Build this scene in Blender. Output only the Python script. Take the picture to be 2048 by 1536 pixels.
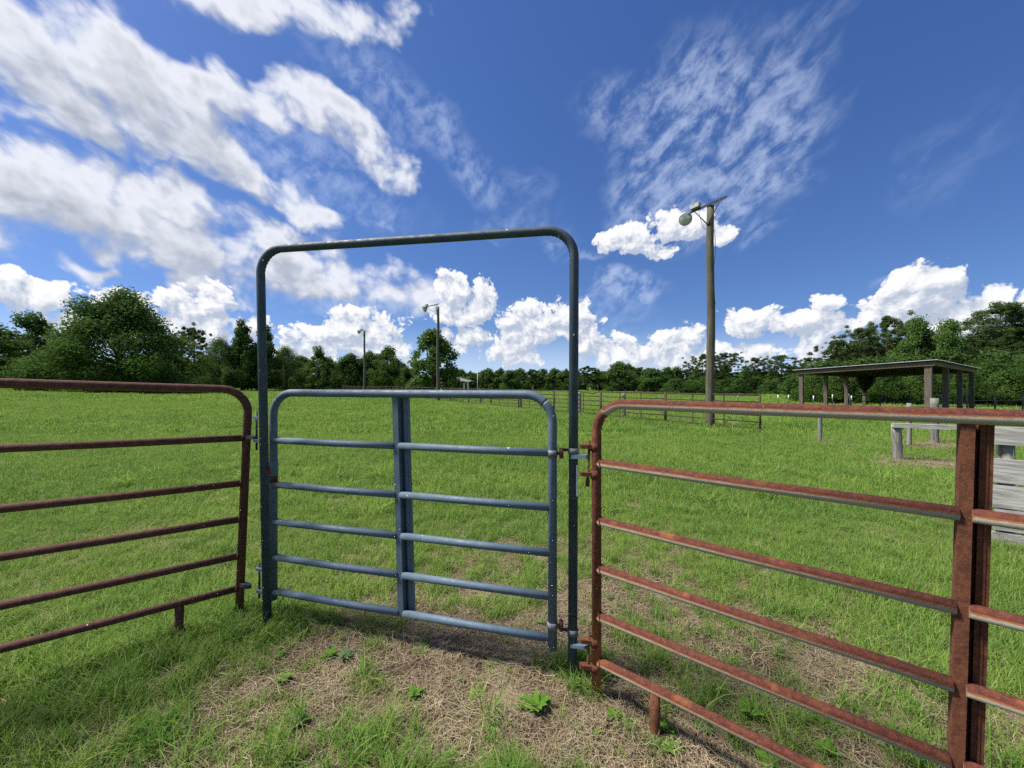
import bpy, math, random
import numpy as np
from mathutils import Vector, Matrix

for o in list(bpy.data.objects):
    bpy.data.objects.remove(o, do_unlink=True)
SC = bpy.context.scene
COL = SC.collection
R = math.radians

# ------------------------------------------------------------------ camera
FPX, CX, CY, EYE = 769.0, 1024.0, 767.5, 1.6      # focal length and centre in photo pixels, eye height in metres
cam_d = bpy.data.cameras.new('camera')
cam_d.sensor_width = 36.0
cam_d.lens = 36.0 * FPX / 2048.0
cam_d.clip_start = 0.05
cam_d.clip_end = 6000.0
cam = bpy.data.objects.new('camera', cam_d)
cam.location = (0, 0, EYE)
cam.rotation_euler = (R(90), 0, 0)
COL.objects.link(cam)
SC.camera = cam
SC.render.resolution_x, SC.render.resolution_y = 1024, 768

# ------------------------------------------------------------------ view, sun
SC.view_settings.view_transform = 'Standard'
SC.view_settings.look = 'None'
SC.view_settings.gamma = 1.0
SC.view_settings.use_curve_mapping = False
SC.view_settings.exposure = 0.75
SC.render.engine = 'CYCLES'
SC.cycles.sample_clamp_indirect = 4.0
SC.cycles.max_bounces = 5
SC.cycles.diffuse_bounces = 2
SC.cycles.transmission_bounces = 3
SC.cycles.transparent_max_bounces = 6
SC.cycles.use_denoising = False

SUN_EL, SUN_AZ = 56.0, -92.0                       # degrees; azimuth from +Y towards +X: high on the left
sun_dir = Vector((math.sin(R(SUN_AZ)) * math.cos(R(SUN_EL)), math.cos(R(SUN_AZ)) * math.cos(R(SUN_EL)), math.sin(R(SUN_EL))))
sun_l = bpy.data.lights.new('sun', 'SUN')
sun_l.energy = 5.0
sun_l.angle = R(11.0)
sun_l.color = (1.0, 0.95, 0.86)
sun_o = bpy.data.objects.new('sun', sun_l)
sun_o.location = (-30, -20, 40)
sun_o.rotation_euler = sun_dir.to_track_quat('Z', 'Y').to_euler()
COL.objects.link(sun_o)

# ------------------------------------------------------------------ sky: clear-sky model with three procedural cloud layers
def azel(px, py):
    """direction of a photo pixel as azimuth / elevation"""
    x, z = (px - CX) / FPX, (CY - py) / FPX
    return math.atan2(x, 1.0), math.atan2(z, math.hypot(x, 1.0))

class NT:
    """tiny helper to write node trees as expressions"""
    def __init__(self, tree):
        self.t = tree
    def n(self, kind, **props):
        nd = self.t.nodes.new(kind)
        for k, v in props.items():
            setattr(nd, k, v)
        return nd
    def put(self, sock, v):
        if hasattr(v, 'is_output'):
            self.t.links.new(v, sock)
        elif v is not None:
            if hasattr(sock.default_value, '__len__') and not hasattr(v, '__len__'):
                v = (v,) * len(sock.default_value)
            if hasattr(v, '__len__') and len(sock.default_value) == 4 and len(v) == 3:
                v = (*v, 1.0)
            sock.default_value = v
    def m(self, op, a, b=None, c=None, clamp=False):
        nd = self.n('ShaderNodeMath', operation=op, use_clamp=clamp)
        for i, v in enumerate((a, b, c)):
            if v is not None:
                self.put(nd.inputs[i], v)
        return nd.outputs[0]
    def v(self, op, a, b=None, c=None):
        nd = self.n('ShaderNodeVectorMath', operation=op)
        for i, v in enumerate((a, b, c)):
            if v is not None:
                self.put(nd.inputs['Scale'] if (op == 'SCALE' and i == 1) else nd.inputs[i], v)
        return nd.outputs['Value'] if op in ('LENGTH', 'DOT_PRODUCT', 'DISTANCE') else nd.outputs[0]
    def noise(self, vec, scale, detail=4.0, rough=0.5, dist=0.0, col=False, lac=2.0, dim='3D'):
        nd = self.n('ShaderNodeTexNoise', noise_dimensions=dim)
        self.put(nd.inputs['Vector'], vec)
        nd.inputs['Scale'].default_value = scale
        nd.inputs['Detail'].default_value = detail
        nd.inputs['Roughness'].default_value = rough
        nd.inputs['Distortion'].default_value = dist
        nd.inputs['Lacunarity'].default_value = lac
        return nd.outputs['Color' if col else 0]
    def voro(self, vec, scale, detail=0.0, rough=0.5, feature='F1', smooth=0.5, dim='3D'):
        nd = self.n('ShaderNodeTexVoronoi', feature=feature, voronoi_dimensions=dim)
        self.put(nd.inputs['Vector'], vec)
        nd.inputs['Scale'].default_value = scale
        nd.inputs['Detail'].default_value = detail
        nd.inputs['Roughness'].default_value = rough
        if 'Smoothness' in nd.inputs and feature == 'SMOOTH_F1':
            nd.inputs['Smoothness'].default_value = smooth
        return nd.outputs['Distance']
    def ramp(self, x, a, b, lo=0.0, hi=1.0, smooth=True):
        nd = self.n('ShaderNodeMapRange', interpolation_type='SMOOTHSTEP' if smooth else 'LINEAR', clamp=True)
        self.put(nd.inputs[0], x)
        for i, v in enumerate((a, b, lo, hi)):
            self.put(nd.inputs[i + 1], v)
        return nd.outputs[0]
    def mix(self, f, a, b, blend='MIX'):
        nd = self.n('ShaderNodeMix', data_type='RGBA', blend_type=blend)
        self.put(nd.inputs[0], f)
        self.put(nd.inputs[6], a)
        self.put(nd.inputs[7], b)
        return nd.outputs[2]
    def mixf(self, f, a, b):
        nd = self.n('ShaderNodeMix', data_type='FLOAT')
        self.put(nd.inputs[0], f)
        self.put(nd.inputs[2], a)
        self.put(nd.inputs[3], b)
        return nd.outputs[0]
    def sep(self, v):
        nd = self.n('ShaderNodeSeparateXYZ')
        self.put(nd.inputs[0], v)
        return nd.outputs
    def comb(self, x, y, z):
        nd = self.n('ShaderNodeCombineXYZ')
        for i, v in enumerate((x, y, z)):
            self.put(nd.inputs[i], v)
        return nd.outputs[0]

world = bpy.data.worlds.new('World')
SC.world = world
world.use_nodes = True
wt = world.node_tree
wt.nodes.clear()
W = NT(wt)

def blobs(nt, az, el, items):
    """union of ellipses in azimuth / elevation: (px, py, half length, half width, tilt degrees, weight) -> 1 - r^2 of the nearest"""
    q = nt.comb(az, el, 1.0)
    acc = None
    for (px, py, a, b, tilt, w) in items:
        az0, el0 = azel(px, py)
        c, s = math.cos(R(tilt)), math.sin(R(tilt))
        ax, ay = azel(px + a * c, py + a * s)
        bx, by = azel(px - b * s, py + b * c)
        sa = math.hypot(ax - az0, ay - el0)
        sb = math.hypot(bx - az0, by - el0)
        th = math.atan2(ay - el0, ax - az0)
        ct, st = math.cos(th), math.sin(th)
        u = nt.v('DOT_PRODUCT', q, (ct / sa, st / sa, -(az0 * ct + el0 * st) / sa))
        v = nt.v('DOT_PRODUCT', q, (-st / sb, ct / sb, (az0 * st - el0 * ct) / sb))
        r2 = nt.m('MULTIPLY_ADD', v, v, nt.m('MULTIPLY_ADD', u, u, 1.0 - w))
        acc = r2 if acc is None else nt.m('MINIMUM', acc, r2)
    return nt.m('MAXIMUM', nt.m('SUBTRACT', 1.0, acc), -1.5)
SKY_SAT, SKY_VAL, SKY_HUE = 1.28, 1.22, 0.514
CUMULUS = [  # heaped clouds low over the tree line, and the small one behind the lamp
    (905, 590, 47, 56, 0, 1.0), (965, 605, 47, 56, 0, 1.0), (930, 630, 99, 31, 0, 1.0),
    (690, 660, 135, 54, -8, 1.0), (625, 715, 108, 45, 0, .95), (760, 700, 99, 50, 0, .85),
    (1075, 650, 99, 59, 0, 1.0), (1150, 640, 70, 50, 15, 1.0), (1030, 700, 81, 45, 0, .95), (1185, 690, 63, 45, 0, .9),
    (1240, 712, 81, 52, 0, 1.0), (1345, 695, 76, 59, 0, 1.05), (1420, 715, 72, 47, 0, .95),
    (1500, 640, 99, 43, 0, .95), (1620, 650, 135, 41, -4, 1.0), (1655, 605, 56, 36, 0, .95), (1500, 705, 76, 34, 0, .9),
    (1640, 705, 99, 45, 0, .95),
    (1845, 575, 99, 68, 0, 1.15), (1780, 620, 99, 54, 0, 1.0), (1900, 630, 108, 59, 0, 1.0), (1985, 600, 59, 47, 0, .95),
    (2060, 585, 45, 36, 0, .9), (2040, 650, 108, 45, 0, .8),
    (360, 600, 63, 56, 0, 1.0), (430, 605, 54, 56, 0, 1.0), (390, 650, 108, 54, 0, 1.0), (240, 620, 90, 50, 0, .9),
    (90, 590, 135, 41, 0, .95), (0, 560, 90, 45, 0, .9), (180, 660, 153, 45, 0, .9), (520, 660, 81, 45, 0, .75), (-160, 600, 171, 81, 0, .9),
    (1255, 482, 76, 41, -6, 1.0), (1370, 452, 90, 49, 6, 1.0), (1430, 470, 50, 34, 0, .9), (1300, 500, 72, 32, -10, .85),
    (940, 680, 117, 41, 0, .75), (2200, 640, 180, 72, 0, .9),
]
MIDCLOUD = [  # big broken cloud in the upper left and the band below it
    (330, 225, 190, 120, 12, 1.15), (180, 150, 260, 120, 20, 1.1), (60, 60, 300, 130, 5, 1.0), (380, 190, 110, 80, 0, 1.1),
    (620, 25, 240, 72, -4, .95), (780, 60, 90, 60, 30, .7), (200, 270, 160, 52, 5, .95), (-120, 250, 220, 120, 0, .95),
    (520, 215, 170, 62, 14, .95), (650, 255, 190, 56, 24, 1.0), (740, 320, 110, 36, 28, .75),
    (470, 345, 80, 50, 15, 1.0), (560, 390, 150, 42, 26, .95),
    (120, 390, 300, 90, 16, 1.05), (330, 440, 320, 95, 14, 1.05), (560, 520, 340, 80, 14, 1.0), (370, 400, 90, 60, -10, 1.0),
    (30, 320, 220, 60, 22, .9), (690, 580, 260, 48, 8, .95), (560, 570, 200, 50, 6, .9), (120, 520, 230, 26, 9, .6), (-160, 420, 260, 130, 10, 1.0),
]
VEIL = [  # thin high cloud: the mottled patch right of centre and faint streaks
    (1400, 300, 270, 190, -30, 1.2), (1540, 180, 230, 120, -45, .75), (1230, 230, 160, 110, 20, .62), (1500, 350, 160, 80, -10, 1.0),
    (900, 290, 330, 90, 30, .55), (760, 190, 300, 120, 30, .5), (1040, 450, 200, 60, 0, .35), (1240, 590, 120, 40, 4, 1.0), (1230, 572, 80, 40, 0, 1.0),
    (1550, 460, 110, 36, -25, .6), (1640, 30, 160, 60, -20, .45), (600, 330, 380, 120, 22, .55), (1150, 640, 300, 60, 0, .5), (780, 600, 300, 60, 5, .7),
    (1780, 560, 70, 22, 0, .8), (1900, 300, 300, 200, -20, .22), (980, 470, 60, 30, 0, .55), (770, 428, 50, 26, 0, .7), (1110, 495, 90, 26, 0, .75),
    (1180, 505, 90, 22, 0, .6), (690, 620, 170, 30, 4, .7),
]

tc = W.n('ShaderNodeTexCoord')
D = W.v('NORMALIZE', tc.outputs['Generated'])
dx, dy, dz = W.sep(D)
AZ, EL = W.m('ARCTAN2', dx, dy), W.m('ARCSINE', dz)
AE = W.comb(AZ, EL, 0.0)
CE = W.m('COSINE', EL)
Q = W.comb(W.m('MULTIPLY', AZ, W.m('MAXIMUM', CE, .5)), EL, 0.0)      # nearly undistorted angle coordinates for the front half

# clear sky
sky = W.n('ShaderNodeTexSky', sky_type='NISHITA')
sky.sun_disc = False
sky.sun_elevation = R(SUN_EL)
sky.sun_rotation = R(SUN_AZ)
sky.altitude = 0.0
sky.air_density = 1.0
sky.dust_density = 0.35
sky.ozone_density = 1.6
W.put(sky.inputs[0], W.v('NORMALIZE', W.comb(dx, dy, W.m('MULTIPLY_ADD', W.m('MAXIMUM', dz, 0.0), .95, .13))))
hs = W.n('ShaderNodeHueSaturation')
hs.inputs['Hue'].default_value = SKY_HUE
hs.inputs['Saturation'].default_value = SKY_SAT
hs.inputs['Value'].default_value = SKY_VAL
W.put(hs.inputs['Color'], sky.outputs[0])
clear = hs.outputs[0]

# generic scattered cloud for the rest of the sky dome, which the photograph does not show
inv = W.m('DIVIDE', 1.0, W.m('ADD', W.m('MAXIMUM', dz, 0.0), .22))
sheet = W.comb(W.m('MULTIPLY', dx, inv), W.m('MULTIPLY', dy, inv), 0.0)
gn = W.noise(sheet, 1.3, 5.0, .58, dim='2D')
ga = W.ramp(gn, .46, .66)
generic = W.mix(ga, clear, W.mix(W.ramp(gn, .60, .80), (8.2, 8.4, 8.9), (5.2, 5.5, 6.2)))
bg_rest = W.n('ShaderNodeBackground')
W.put(bg_rest.inputs['Color'], generic)
bg_rest.inputs['Strength'].default_value = 0.067

# ---- front half: thin veil, then broken mid-level cloud
edge = W.m('MAXIMUM', W.ramp(W.m('ABSOLUTE', AZ), .98, 1.12), W.ramp(EL, .84, .98))     # fades into the generic sky
wc = W.v('SUBTRACT', W.noise(Q, 5.0, 3.0, .6, col=True, dim='2D'), (.5, .5, .5))
wx, wy, wz = W.sep(wc)
azw, elw = W.m('MULTIPLY_ADD', wx, .20, AZ), W.m('MULTIPLY_ADD', wy, .14, EL)
vf = blobs(W, azw, elw, VEIL)
vr = W.n('ShaderNodeVectorRotate', rotation_type='Z_AXIS')
W.put(vr.inputs['Vector'], W.v('MULTIPLY_ADD', wc, (.06, .06, 0), Q))
vr.inputs['Angle'].default_value = R(-38)
mott = W.noise(W.v('MULTIPLY', vr.outputs[0], (.85, 1.1, 1)), 27.0, 5.0, .62, dim='2D')
fibre = W.noise(W.v('MULTIPLY', vr.outputs[0], (.35, 1.6, 1)), 9.0, 3.0, .6, dim='2D')
mott = W.m('MULTIPLY_ADD', fibre, .24, W.m('MULTIPLY', mott, .80))
va = W.m('MULTIPLY', W.ramp(vf, -.1, .9), W.ramp(mott, .36, .74))
col = W.mix(W.m('MULTIPLY', va, .46), clear, (6.6, 7.6, 9.8))

mf = blobs(W, azw, elw, MIDCLOUD)
mfu = blobs(W, W.m('ADD', azw, -.02), W.m('ADD', elw, .055), MIDCLOUD)
stv = W.v('MULTIPLY_ADD', wc, (.05, .05, 0), Q)
rot = W.n('ShaderNodeVectorRotate', rotation_type='Z_AXIS')
W.put(rot.inputs['Vector'], stv)
rot.inputs['Angle'].default_value = R(16)
strv = W.v('MULTIPLY', rot.outputs[0], (1.0, 1.3, 1.0))
def mid_noise(off):
    a = W.noise(W.v('ADD', strv, off), 6.5, 6.0, .60, dim='2D')
    p = W.voro(W.v('ADD', stv, off), 8.0, 3.0, .62, dim='2D')
    return W.m('MULTIPLY_ADD', p, -.52, W.m('MULTIPLY_ADD', a, 1.6, .13))
m0, m1 = mid_noise((0, 0, 0)), mid_noise((-.016, .034, 0))
f0 = W.m('ADD', W.m('MULTIPLY_ADD', W.m('MINIMUM', mf, .8), .75, -.62), m0)
ma = W.ramp(f0, -.14, .46)
lit = W.ramp(W.m('MULTIPLY_ADD', W.m('SUBTRACT', mf, mfu), .38, W.m('SUBTRACT', m0, m1)), -.34, .34)
thick = W.m('MULTIPLY', W.ramp(f0, .42, .95), W.ramp(EL, .16, .30))
mcol = W.mix(lit, (4.3, 4.7, 5.6), (7.8, 8.0, 8.7))
mcol = W.mix(W.m('MULTIPLY', thick, W.m('SUBTRACT', .95, W.m('MULTIPLY', lit, .45))), mcol, (3.0, 3.3, 3.8))
col = W.mix(W.m('MULTIPLY', ma, .96), col, mcol)
col = W.mix(edge, col, generic)
bg_up = W.n('ShaderNodeBackground')
W.put(bg_up.inputs['Color'], col)
bg_up.inputs['Strength'].default_value = 0.067

# ---- low front: heaped cloud in front of all that
hw = W.v('SUBTRACT', W.noise(Q, 11.0, 2.0, .55, col=True, dim='2D'), (.5, .5, .5))
hx, hy, hz = W.sep(hw)
hb = blobs(W, W.m('MULTIPLY_ADD', hx, .055, AZ), W.m('MULTIPLY_ADD', hy, .045, EL), CUMULUS)
hbu = blobs(W, W.m('MULTIPLY_ADD', hx, .055, W.m('ADD', AZ, -.010)), W.m('MULTIPLY_ADD', hy, .045, W.m('ADD', EL, .028)), CUMULUS)
hq = W.v('MULTIPLY_ADD', hw, (.035, .035, 0), Q)
def heap_noise(off):
    p = W.voro(W.v('ADD', hq, off), 20.0, 3.0, .68, dim='2D')
    a = W.noise(W.v('ADD', hq, off), 26.0, 6.0, .64, dim='2D')
    return W.m('MULTIPLY_ADD', p, -.46, W.m('MULTIPLY', a, .75))
h0, h1 = heap_noise((0, 0, 0)), heap_noise((-.010, .020, 0))
hf = W.m('ADD', W.m('MULTIPLY', hb, .85), h0)
ha = W.m('MULTIPLY', W.ramp(hf, .17, .36), W.ramp(edge, .5, .0))
hl = W.ramp(W.m('ADD', W.m('MULTIPLY', W.m('SUBTRACT', h0, h1), .8), W.m('MULTIPLY', W.m('MAXIMUM', W.m('MINIMUM', W.m('SUBTRACT', hb, hbu), .8), -.8), .36)), -.22, .34)
hcol = W.mix(hl, (4.4, 5.0, 6.2), (9.1, 9.1, 9.2))
hcol = W.mix(W.ramp(EL, .10, .0, 0.0, .40), hcol, (7.0, 7.7, 8.9))
low = W.mix(W.ramp(EL, .16, .0, 0.0, .60), col, (6.6, 7.8, 9.4))      # humid air thickens towards the horizon
low = W.mix(W.m('MULTIPLY', ha, .97), low, hcol)
bg_low = W.n('ShaderNodeBackground')
W.put(bg_low.inputs['Color'], W.mix(edge, low, generic))
bg_low.inputs['Strength'].default_value = 0.067

def mixsh(f, a, b):
    nd = W.n('ShaderNodeMixShader')
    W.put(nd.inputs[0], f)
    wt.links.new(a, nd.inputs[1])
    wt.links.new(b, nd.inputs[2])
    return nd.outputs[0]
front = W.m('MULTIPLY', W.m('LESS_THAN', W.m('ABSOLUTE', AZ), 1.12), W.m('LESS_THAN', W.m('ABSOLUTE', EL), .98))
up_low = mixsh(W.m('LESS_THAN', EL, .48), bg_up.outputs[0], bg_low.outputs[0])
dome = mixsh(front, bg_rest.outputs[0], up_low)
under = W.n('ShaderNodeBackground')
under.inputs['Color'].default_value = (.9, 1.1, .6, 1)
under.inputs['Strength'].default_value = 0.067
wo = W.n('ShaderNodeOutputWorld')
wt.links.new(mixsh(W.m('GREATER_THAN', dz, -.02), under.outputs[0], dome), wo.inputs[0])
world.cycles.sampling_method = 'MANUAL'
world.cycles.sample_map_resolution = 256
SC.cycles.use_adaptive_sampling = True
SC.cycles.adaptive_threshold = 0.012
SC.cycles.adaptive_min_samples = 12

# ------------------------------------------------------------------ helpers
def P(px, py, d):
    """photo pixel at depth d metres -> world point"""
    return Vector(((px - CX) / FPX * d, d, EYE - (py - CY) / FPX * d))

def lattice_noise(seed):
    g = np.random.default_rng(seed).random((256, 256))
    def f(x, y):
        x = np.asarray(x, float); y = np.asarray(y, float)
        xi, yi = np.floor(x).astype(int), np.floor(y).astype(int)
        fx, fy = x - xi, y - yi
        fx, fy = fx * fx * (3 - 2 * fx), fy * fy * (3 - 2 * fy)
        a, b = g[xi % 256, yi % 256], g[(xi + 1) % 256, yi % 256]
        c, d = g[xi % 256, (yi + 1) % 256], g[(xi + 1) % 256, (yi + 1) % 256]
        return (a * (1 - fx) + b * fx) * (1 - fy) + (c * (1 - fx) + d * fx) * fy
    return f
_n1, _n2 = lattice_noise(11), lattice_noise(12)
def fbm(x, y, o=4, f=_n1):
    s, a, t = 0, 1.0, 0
    for i in range(o):
        s = s + a * f(x * 2 ** i + 17.3 * i, y * 2 ** i - 9.1 * i); t += a; a *= .55
    return s / t
def sstep(a, b, x):
    t = np.clip((np.asarray(x, float) - a) / (b - a), 0, 1)
    return t * t * (3 - 2 * t)
def gauss(x, y, cx, cy, rx, ry):
    return np.exp(-(((x - cx) / rx) ** 2 + ((y - cy) / ry) ** 2))

def gz(x, y):
    """height of the ground"""
    x = np.asarray(x, float); y = np.asarray(y, float)
    z = -.65 * sstep(16, 50, 1.2 * x + .5 * y)
    z = z + 1.25 * sstep(25, 78, -x - .25 * y)
    z = z + .05 * gauss(x, y, -2.1, 2.5, 1.2, 1.4) - .05 * gauss(x, y, 1.0, 1.55, .6, .5)
    z = z + .03 * gauss(x, y, -.02, 1.92, .12, .10)
    near = 1 / (1 + ((x ** 2 + y ** 2) / 900.0))
    z = z + near * (.05 * (fbm(x * .9, y * .9, 3) - .5)) + .25 * (fbm(x * .05, y * .05, 2) - .5) * sstep(15, 60, np.hypot(x, y))
    return z

POSTS_DRY = []
def dryness(x, y):
    """0 lush pasture .. 1 bare ground with dead thatch"""
    x = np.asarray(x, float); y = np.asarray(y, float)
    g = 1.0 * gauss(x, y, -.2, 1.95, 1.3, .85) + .42 * gauss(x, y, .1, 3.1, .9, .7) + .55 * gauss(x, y, 1.5, 2.0, .95, .75)
    g = g + .30 * gauss(x, y, 1.3, 3.3, 1.0, .6) + .25 * gauss(x, y, -2.2, 1.7, .7, .5) + .55 * gauss(x, y, .3, 1.0, 2.5, .8) + .12
    g = g - .35 * gauss(x, y, -1.9, 2.3, .7, .55)
    for (cx, cy, r) in POSTS_DRY:
        g = g + .9 * gauss(x, y, cx, cy, r, r * .8)
    n = .55 * (fbm(x * 2.2, y * 2.2, 3) - .5) + .65 * (fbm(x * 6.5 + 3, y * 6.5, 3, _n2) - .5)
    n2 = fbm(x * .55 + 40, y * .55, 3, _n2) - .5
    return np.clip(g * 1.0 + n * 2.4 * (.25 + g) + n2 * .55 - .10, 0, 1)

def ground_at(px, py):
    """where the sight line of a photo pixel meets the ground"""
    dx, dz = (px - CX) / FPX, -(py - CY) / FPX
    d = 1.0
    for _ in range(60):
        z = float(gz(dx * d, d))
        d = d + .6 * ((EYE - z) / -dz - d)
    return Vector((dx * d, d, float(gz(dx * d, d))))

def empty(name, loc, label, cat, group=None, rz=0.0):
    o = bpy.data.objects.new(name, None)
    o.empty_display_size = .2
    o.location = loc
    o.rotation_euler = (0, 0, rz)
    COL.objects.link(o)
    tag(o, label, cat, group)
    return o
def tag(o, label=None, cat=None, group=None, kind=None):
    if label: o['label'] = label
    if cat: o['category'] = cat
    if group: o['group'] = group
    if kind: o['kind'] = kind
    return o
def link(name, me, parent=None, loc=(0, 0, 0)):
    o = bpy.data.objects.new(name, me)
    o.location = loc
    if parent is not None:
        o.parent = parent
    COL.objects.link(o)
    return o
def copy_tree(src, parent=None):
    c = src.copy()
    COL.objects.link(c)
    c.parent = parent
    for ch in list(src.children):
        copy_tree(ch, c)
    return c

def rounded(points, rad, n=14):
    """polyline with its inner corners rounded; returns points and the inward direction at each bend point"""
    pts, inw = [Vector(points[0])], [None]
    for i in range(1, len(points) - 1):
        a, b, c = Vector(points[i - 1]), Vector(points[i]), Vector(points[i + 1])
        u, v = (a - b).normalized(), (c - b).normalized()
        ang = u.angle(v)
        t = rad / math.tan(ang / 2)
        cen = b + (u + v).normalized() * (rad / math.sin(ang / 2))
        s, e = b + u * t - cen, b + v * t - cen
        tot = s.angle(e)
        for k in range(n + 1):
            f = k / n
            p = (s * math.sin((1 - f) * tot) + e * math.sin(f * tot)) / math.sin(tot)
            pts.append(cen + p)
            inw.append(-p.normalized() if 0 < k < n else None)
    pts.append(Vector(points[-1])); inw.append(None)
    return pts, inw

class MB:
    """collects simple shapes; build() links them as one mesh object"""
    def __init__(self):
        self.v, self.f, self.s = [], [], []
    def tube(self, pts, r, sides=12, inw=None, wrinkle=0.0, caps=True, jitter=0.0, rng=None):
        pts = [Vector(p) for p in pts]
        n = len(pts)
        rs = r if hasattr(r, '__len__') else [r] * n
        base = len(self.v)
        tan = [(pts[min(i + 1, n - 1)] - pts[max(i - 1, 0)]).normalized() for i in range(n)]
        ref = Vector((0, 0, 1)) if abs(tan[0].z) < .9 else Vector((1, 0, 0))
        a = tan[0].cross(ref).normalized()
        for i in range(n):
            a = (a - tan[i] * a.dot(tan[i])).normalized()
            b = tan[i].cross(a)
            for k in range(sides):
                th = 2 * math.pi * k / sides
                dv = a * math.cos(th) + b * math.sin(th)
                rr = rs[i]
                if inw is not None and inw[i] is not None and wrinkle:
                    w = max(0.0, dv.dot(inw[i]))
                    rr *= 1 + w * (wrinkle if i % 2 else -wrinkle)
                if jitter:
                    rr *= 1 + rng.uniform(-jitter, jitter)
                self.v.append(pts[i] + dv * rr)
        for i in range(n - 1):
            for k in range(sides):
                k2 = (k + 1) % sides
                self.f.append((base + i * sides + k, base + i * sides + k2, base + (i + 1) * sides + k2, base + (i + 1) * sides + k))
                self.s.append(True)
        if caps:
            self.f.append(tuple(base + k for k in range(sides))[::-1]); self.s.append(False)
            self.f.append(tuple(base + (n - 1) * sides + k for k in range(sides))); self.s.append(False)
        return self
    def box(self, c, size, x=(1, 0, 0), y=(0, 1, 0), z=(0, 0, 1), bevel=0.0):
        c, x, y, z = Vector(c), Vector(x) * (size[0] / 2), Vector(y) * (size[1] / 2), Vector(z) * (size[2] / 2)
        base = len(self.v)
        for sz in (-1, 1):
            for sx, sy in ((-1, -1), (1, -1), (1, 1), (-1, 1)):
                self.v.append(c + x * sx + y * sy + z * sz)
        for q in ((3, 2, 1, 0), (4, 5, 6, 7), (0, 1, 5, 4), (1, 2, 6, 5), (2, 3, 7, 6), (3, 0, 4, 7)):
            self.f.append(tuple(base + i for i in q)); self.s.append(False)
        return self
    def lathe(self, c, axis, prof, sides=20):
        """prof: (distance along axis, radius)"""
        c, ax = Vector(c), Vector(axis).normalized()
        a = ax.cross(Vector((0, 0, 1)) if abs(ax.z) < .9 else Vector((1, 0, 0))).normalized()
        b = ax.cross(a)
        base = len(self.v)
        for (t, r) in prof:
            for k in range(sides):
                th = 2 * math.pi * k / sides
                self.v.append(c + ax * t + (a * math.cos(th) + b * math.sin(th)) * max(r, 1e-4))
        for i in range(len(prof) - 1):
            for k in range(sides):
                k2 = (k + 1) % sides
                self.f.append((base + i * sides + k, base + (i + 1) * sides + k, base + (i + 1) * sides + k2, base + i * sides + k2)); self.s.append(True)
        return self
    def poly(self, vs, faces, smooth=False):
        base = len(self.v)
        self.v += [Vector(v) for v in vs]
        for f in faces:
            self.f.append(tuple(base + i for i in f)); self.s.append(smooth)
        return self
    def mesh(self, name, mat, origin=(0, 0, 0)):
        me = bpy.data.meshes.new(name)
        o = Vector(origin)
        me.from_pydata([v - o for v in self.v], [], self.f)
        me.polygons.foreach_set('use_smooth', self.s)
        me.materials.append(mat)
        me.update()
        return me
    def build(self, name, mat, parent=None, local=False):
        org = Vector((0, 0, 0))
        p = parent
        if not local:
            while p is not None:
                org += Vector(p.location); p = p.parent
        return link(name, self.mesh(name, mat, org), parent)

# ------------------------------------------------------------------ materials
def material(name, fn):
    m = bpy.data.materials.new(name)
    m.use_nodes = True
    t = m.node_tree
    t.nodes.clear()
    n = NT(t)
    out = n.n('ShaderNodeOutputMaterial')
    sh = fn(n)
    t.links.new(sh, out.inputs[0])
    return m
def principled(n, color, rough=.6, metal=0.0, bump=None, bstr=.3, bdist=.01, spec=None):
    b = n.n('ShaderNodeBsdfPrincipled')
    n.put(b.inputs['Base Color'], color)
    n.put(b.inputs['Roughness'], rough)
    n.put(b.inputs['Metallic'], metal)
    if spec is not None:
        n.put(b.inputs['Specular IOR Level'], spec)
    if bump is not None:
        bp = n.n('ShaderNodeBump')
        bp.inputs['Strength'].default_value = bstr
        bp.inputs['Distance'].default_value = bdist
        n.put(bp.inputs['Height'], bump)
        n.t.links.new(bp.outputs[0], b.inputs['Normal'])
    return b.outputs[0]
def wpos(n):
    return n.n('ShaderNodeNewGeometry').outputs['Position']
def opos(n):
    return n.n('ShaderNodeTexCoord').outputs['Object']
def wnrm_z(n):
    return n.sep(n.n('ShaderNodeNewGeometry').outputs['Normal'])[2]

def _blue(ca, cb):
  def fn(n):
    p = wpos(n)
    c = n.mix(n.ramp(n.noise(p, 9, 5, .65), .35, .7), ca, cb)
    c = n.mix(n.m('MULTIPLY', n.ramp(n.noise(p, 60, 4, .7), .58, .72), .35), c, (.10, .125, .14))      # chalky fade
    grime = n.ramp(n.noise(n.v('MULTIPLY', p, (1, 1, .25)), 26, 4, .65), .60, .74)
    c = n.mix(n.m('MULTIPLY', grime, .45), c, (.045, .052, .045))
    rust = n.ramp(n.noise(p, 21, 6, .7), .70, .735)
    c = n.mix(rust, c, (.16, .06, .022))
    drop = n.ramp(n.noise(p, 38, 1.5, .5), .768, .785)
    c = n.mix(drop, c, (.68, .70, .68))
    return principled(n, c, n.ramp(n.noise(p, 30, 3), .3, .7, .55, .75), bump=n.noise(p, 140, 4, .6), bstr=.12, bdist=.003)
  return fn
M_BLUE = material('blue_paint', _blue((.062, .100, .140), (.086, .128, .170)))
M_BLUE_SHADED = material('shaded_blue_paint', _blue((.016, .034, .052), (.027, .052, .078)))  # gate blue darkened; the frame's backlit look is put into its colour

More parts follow.
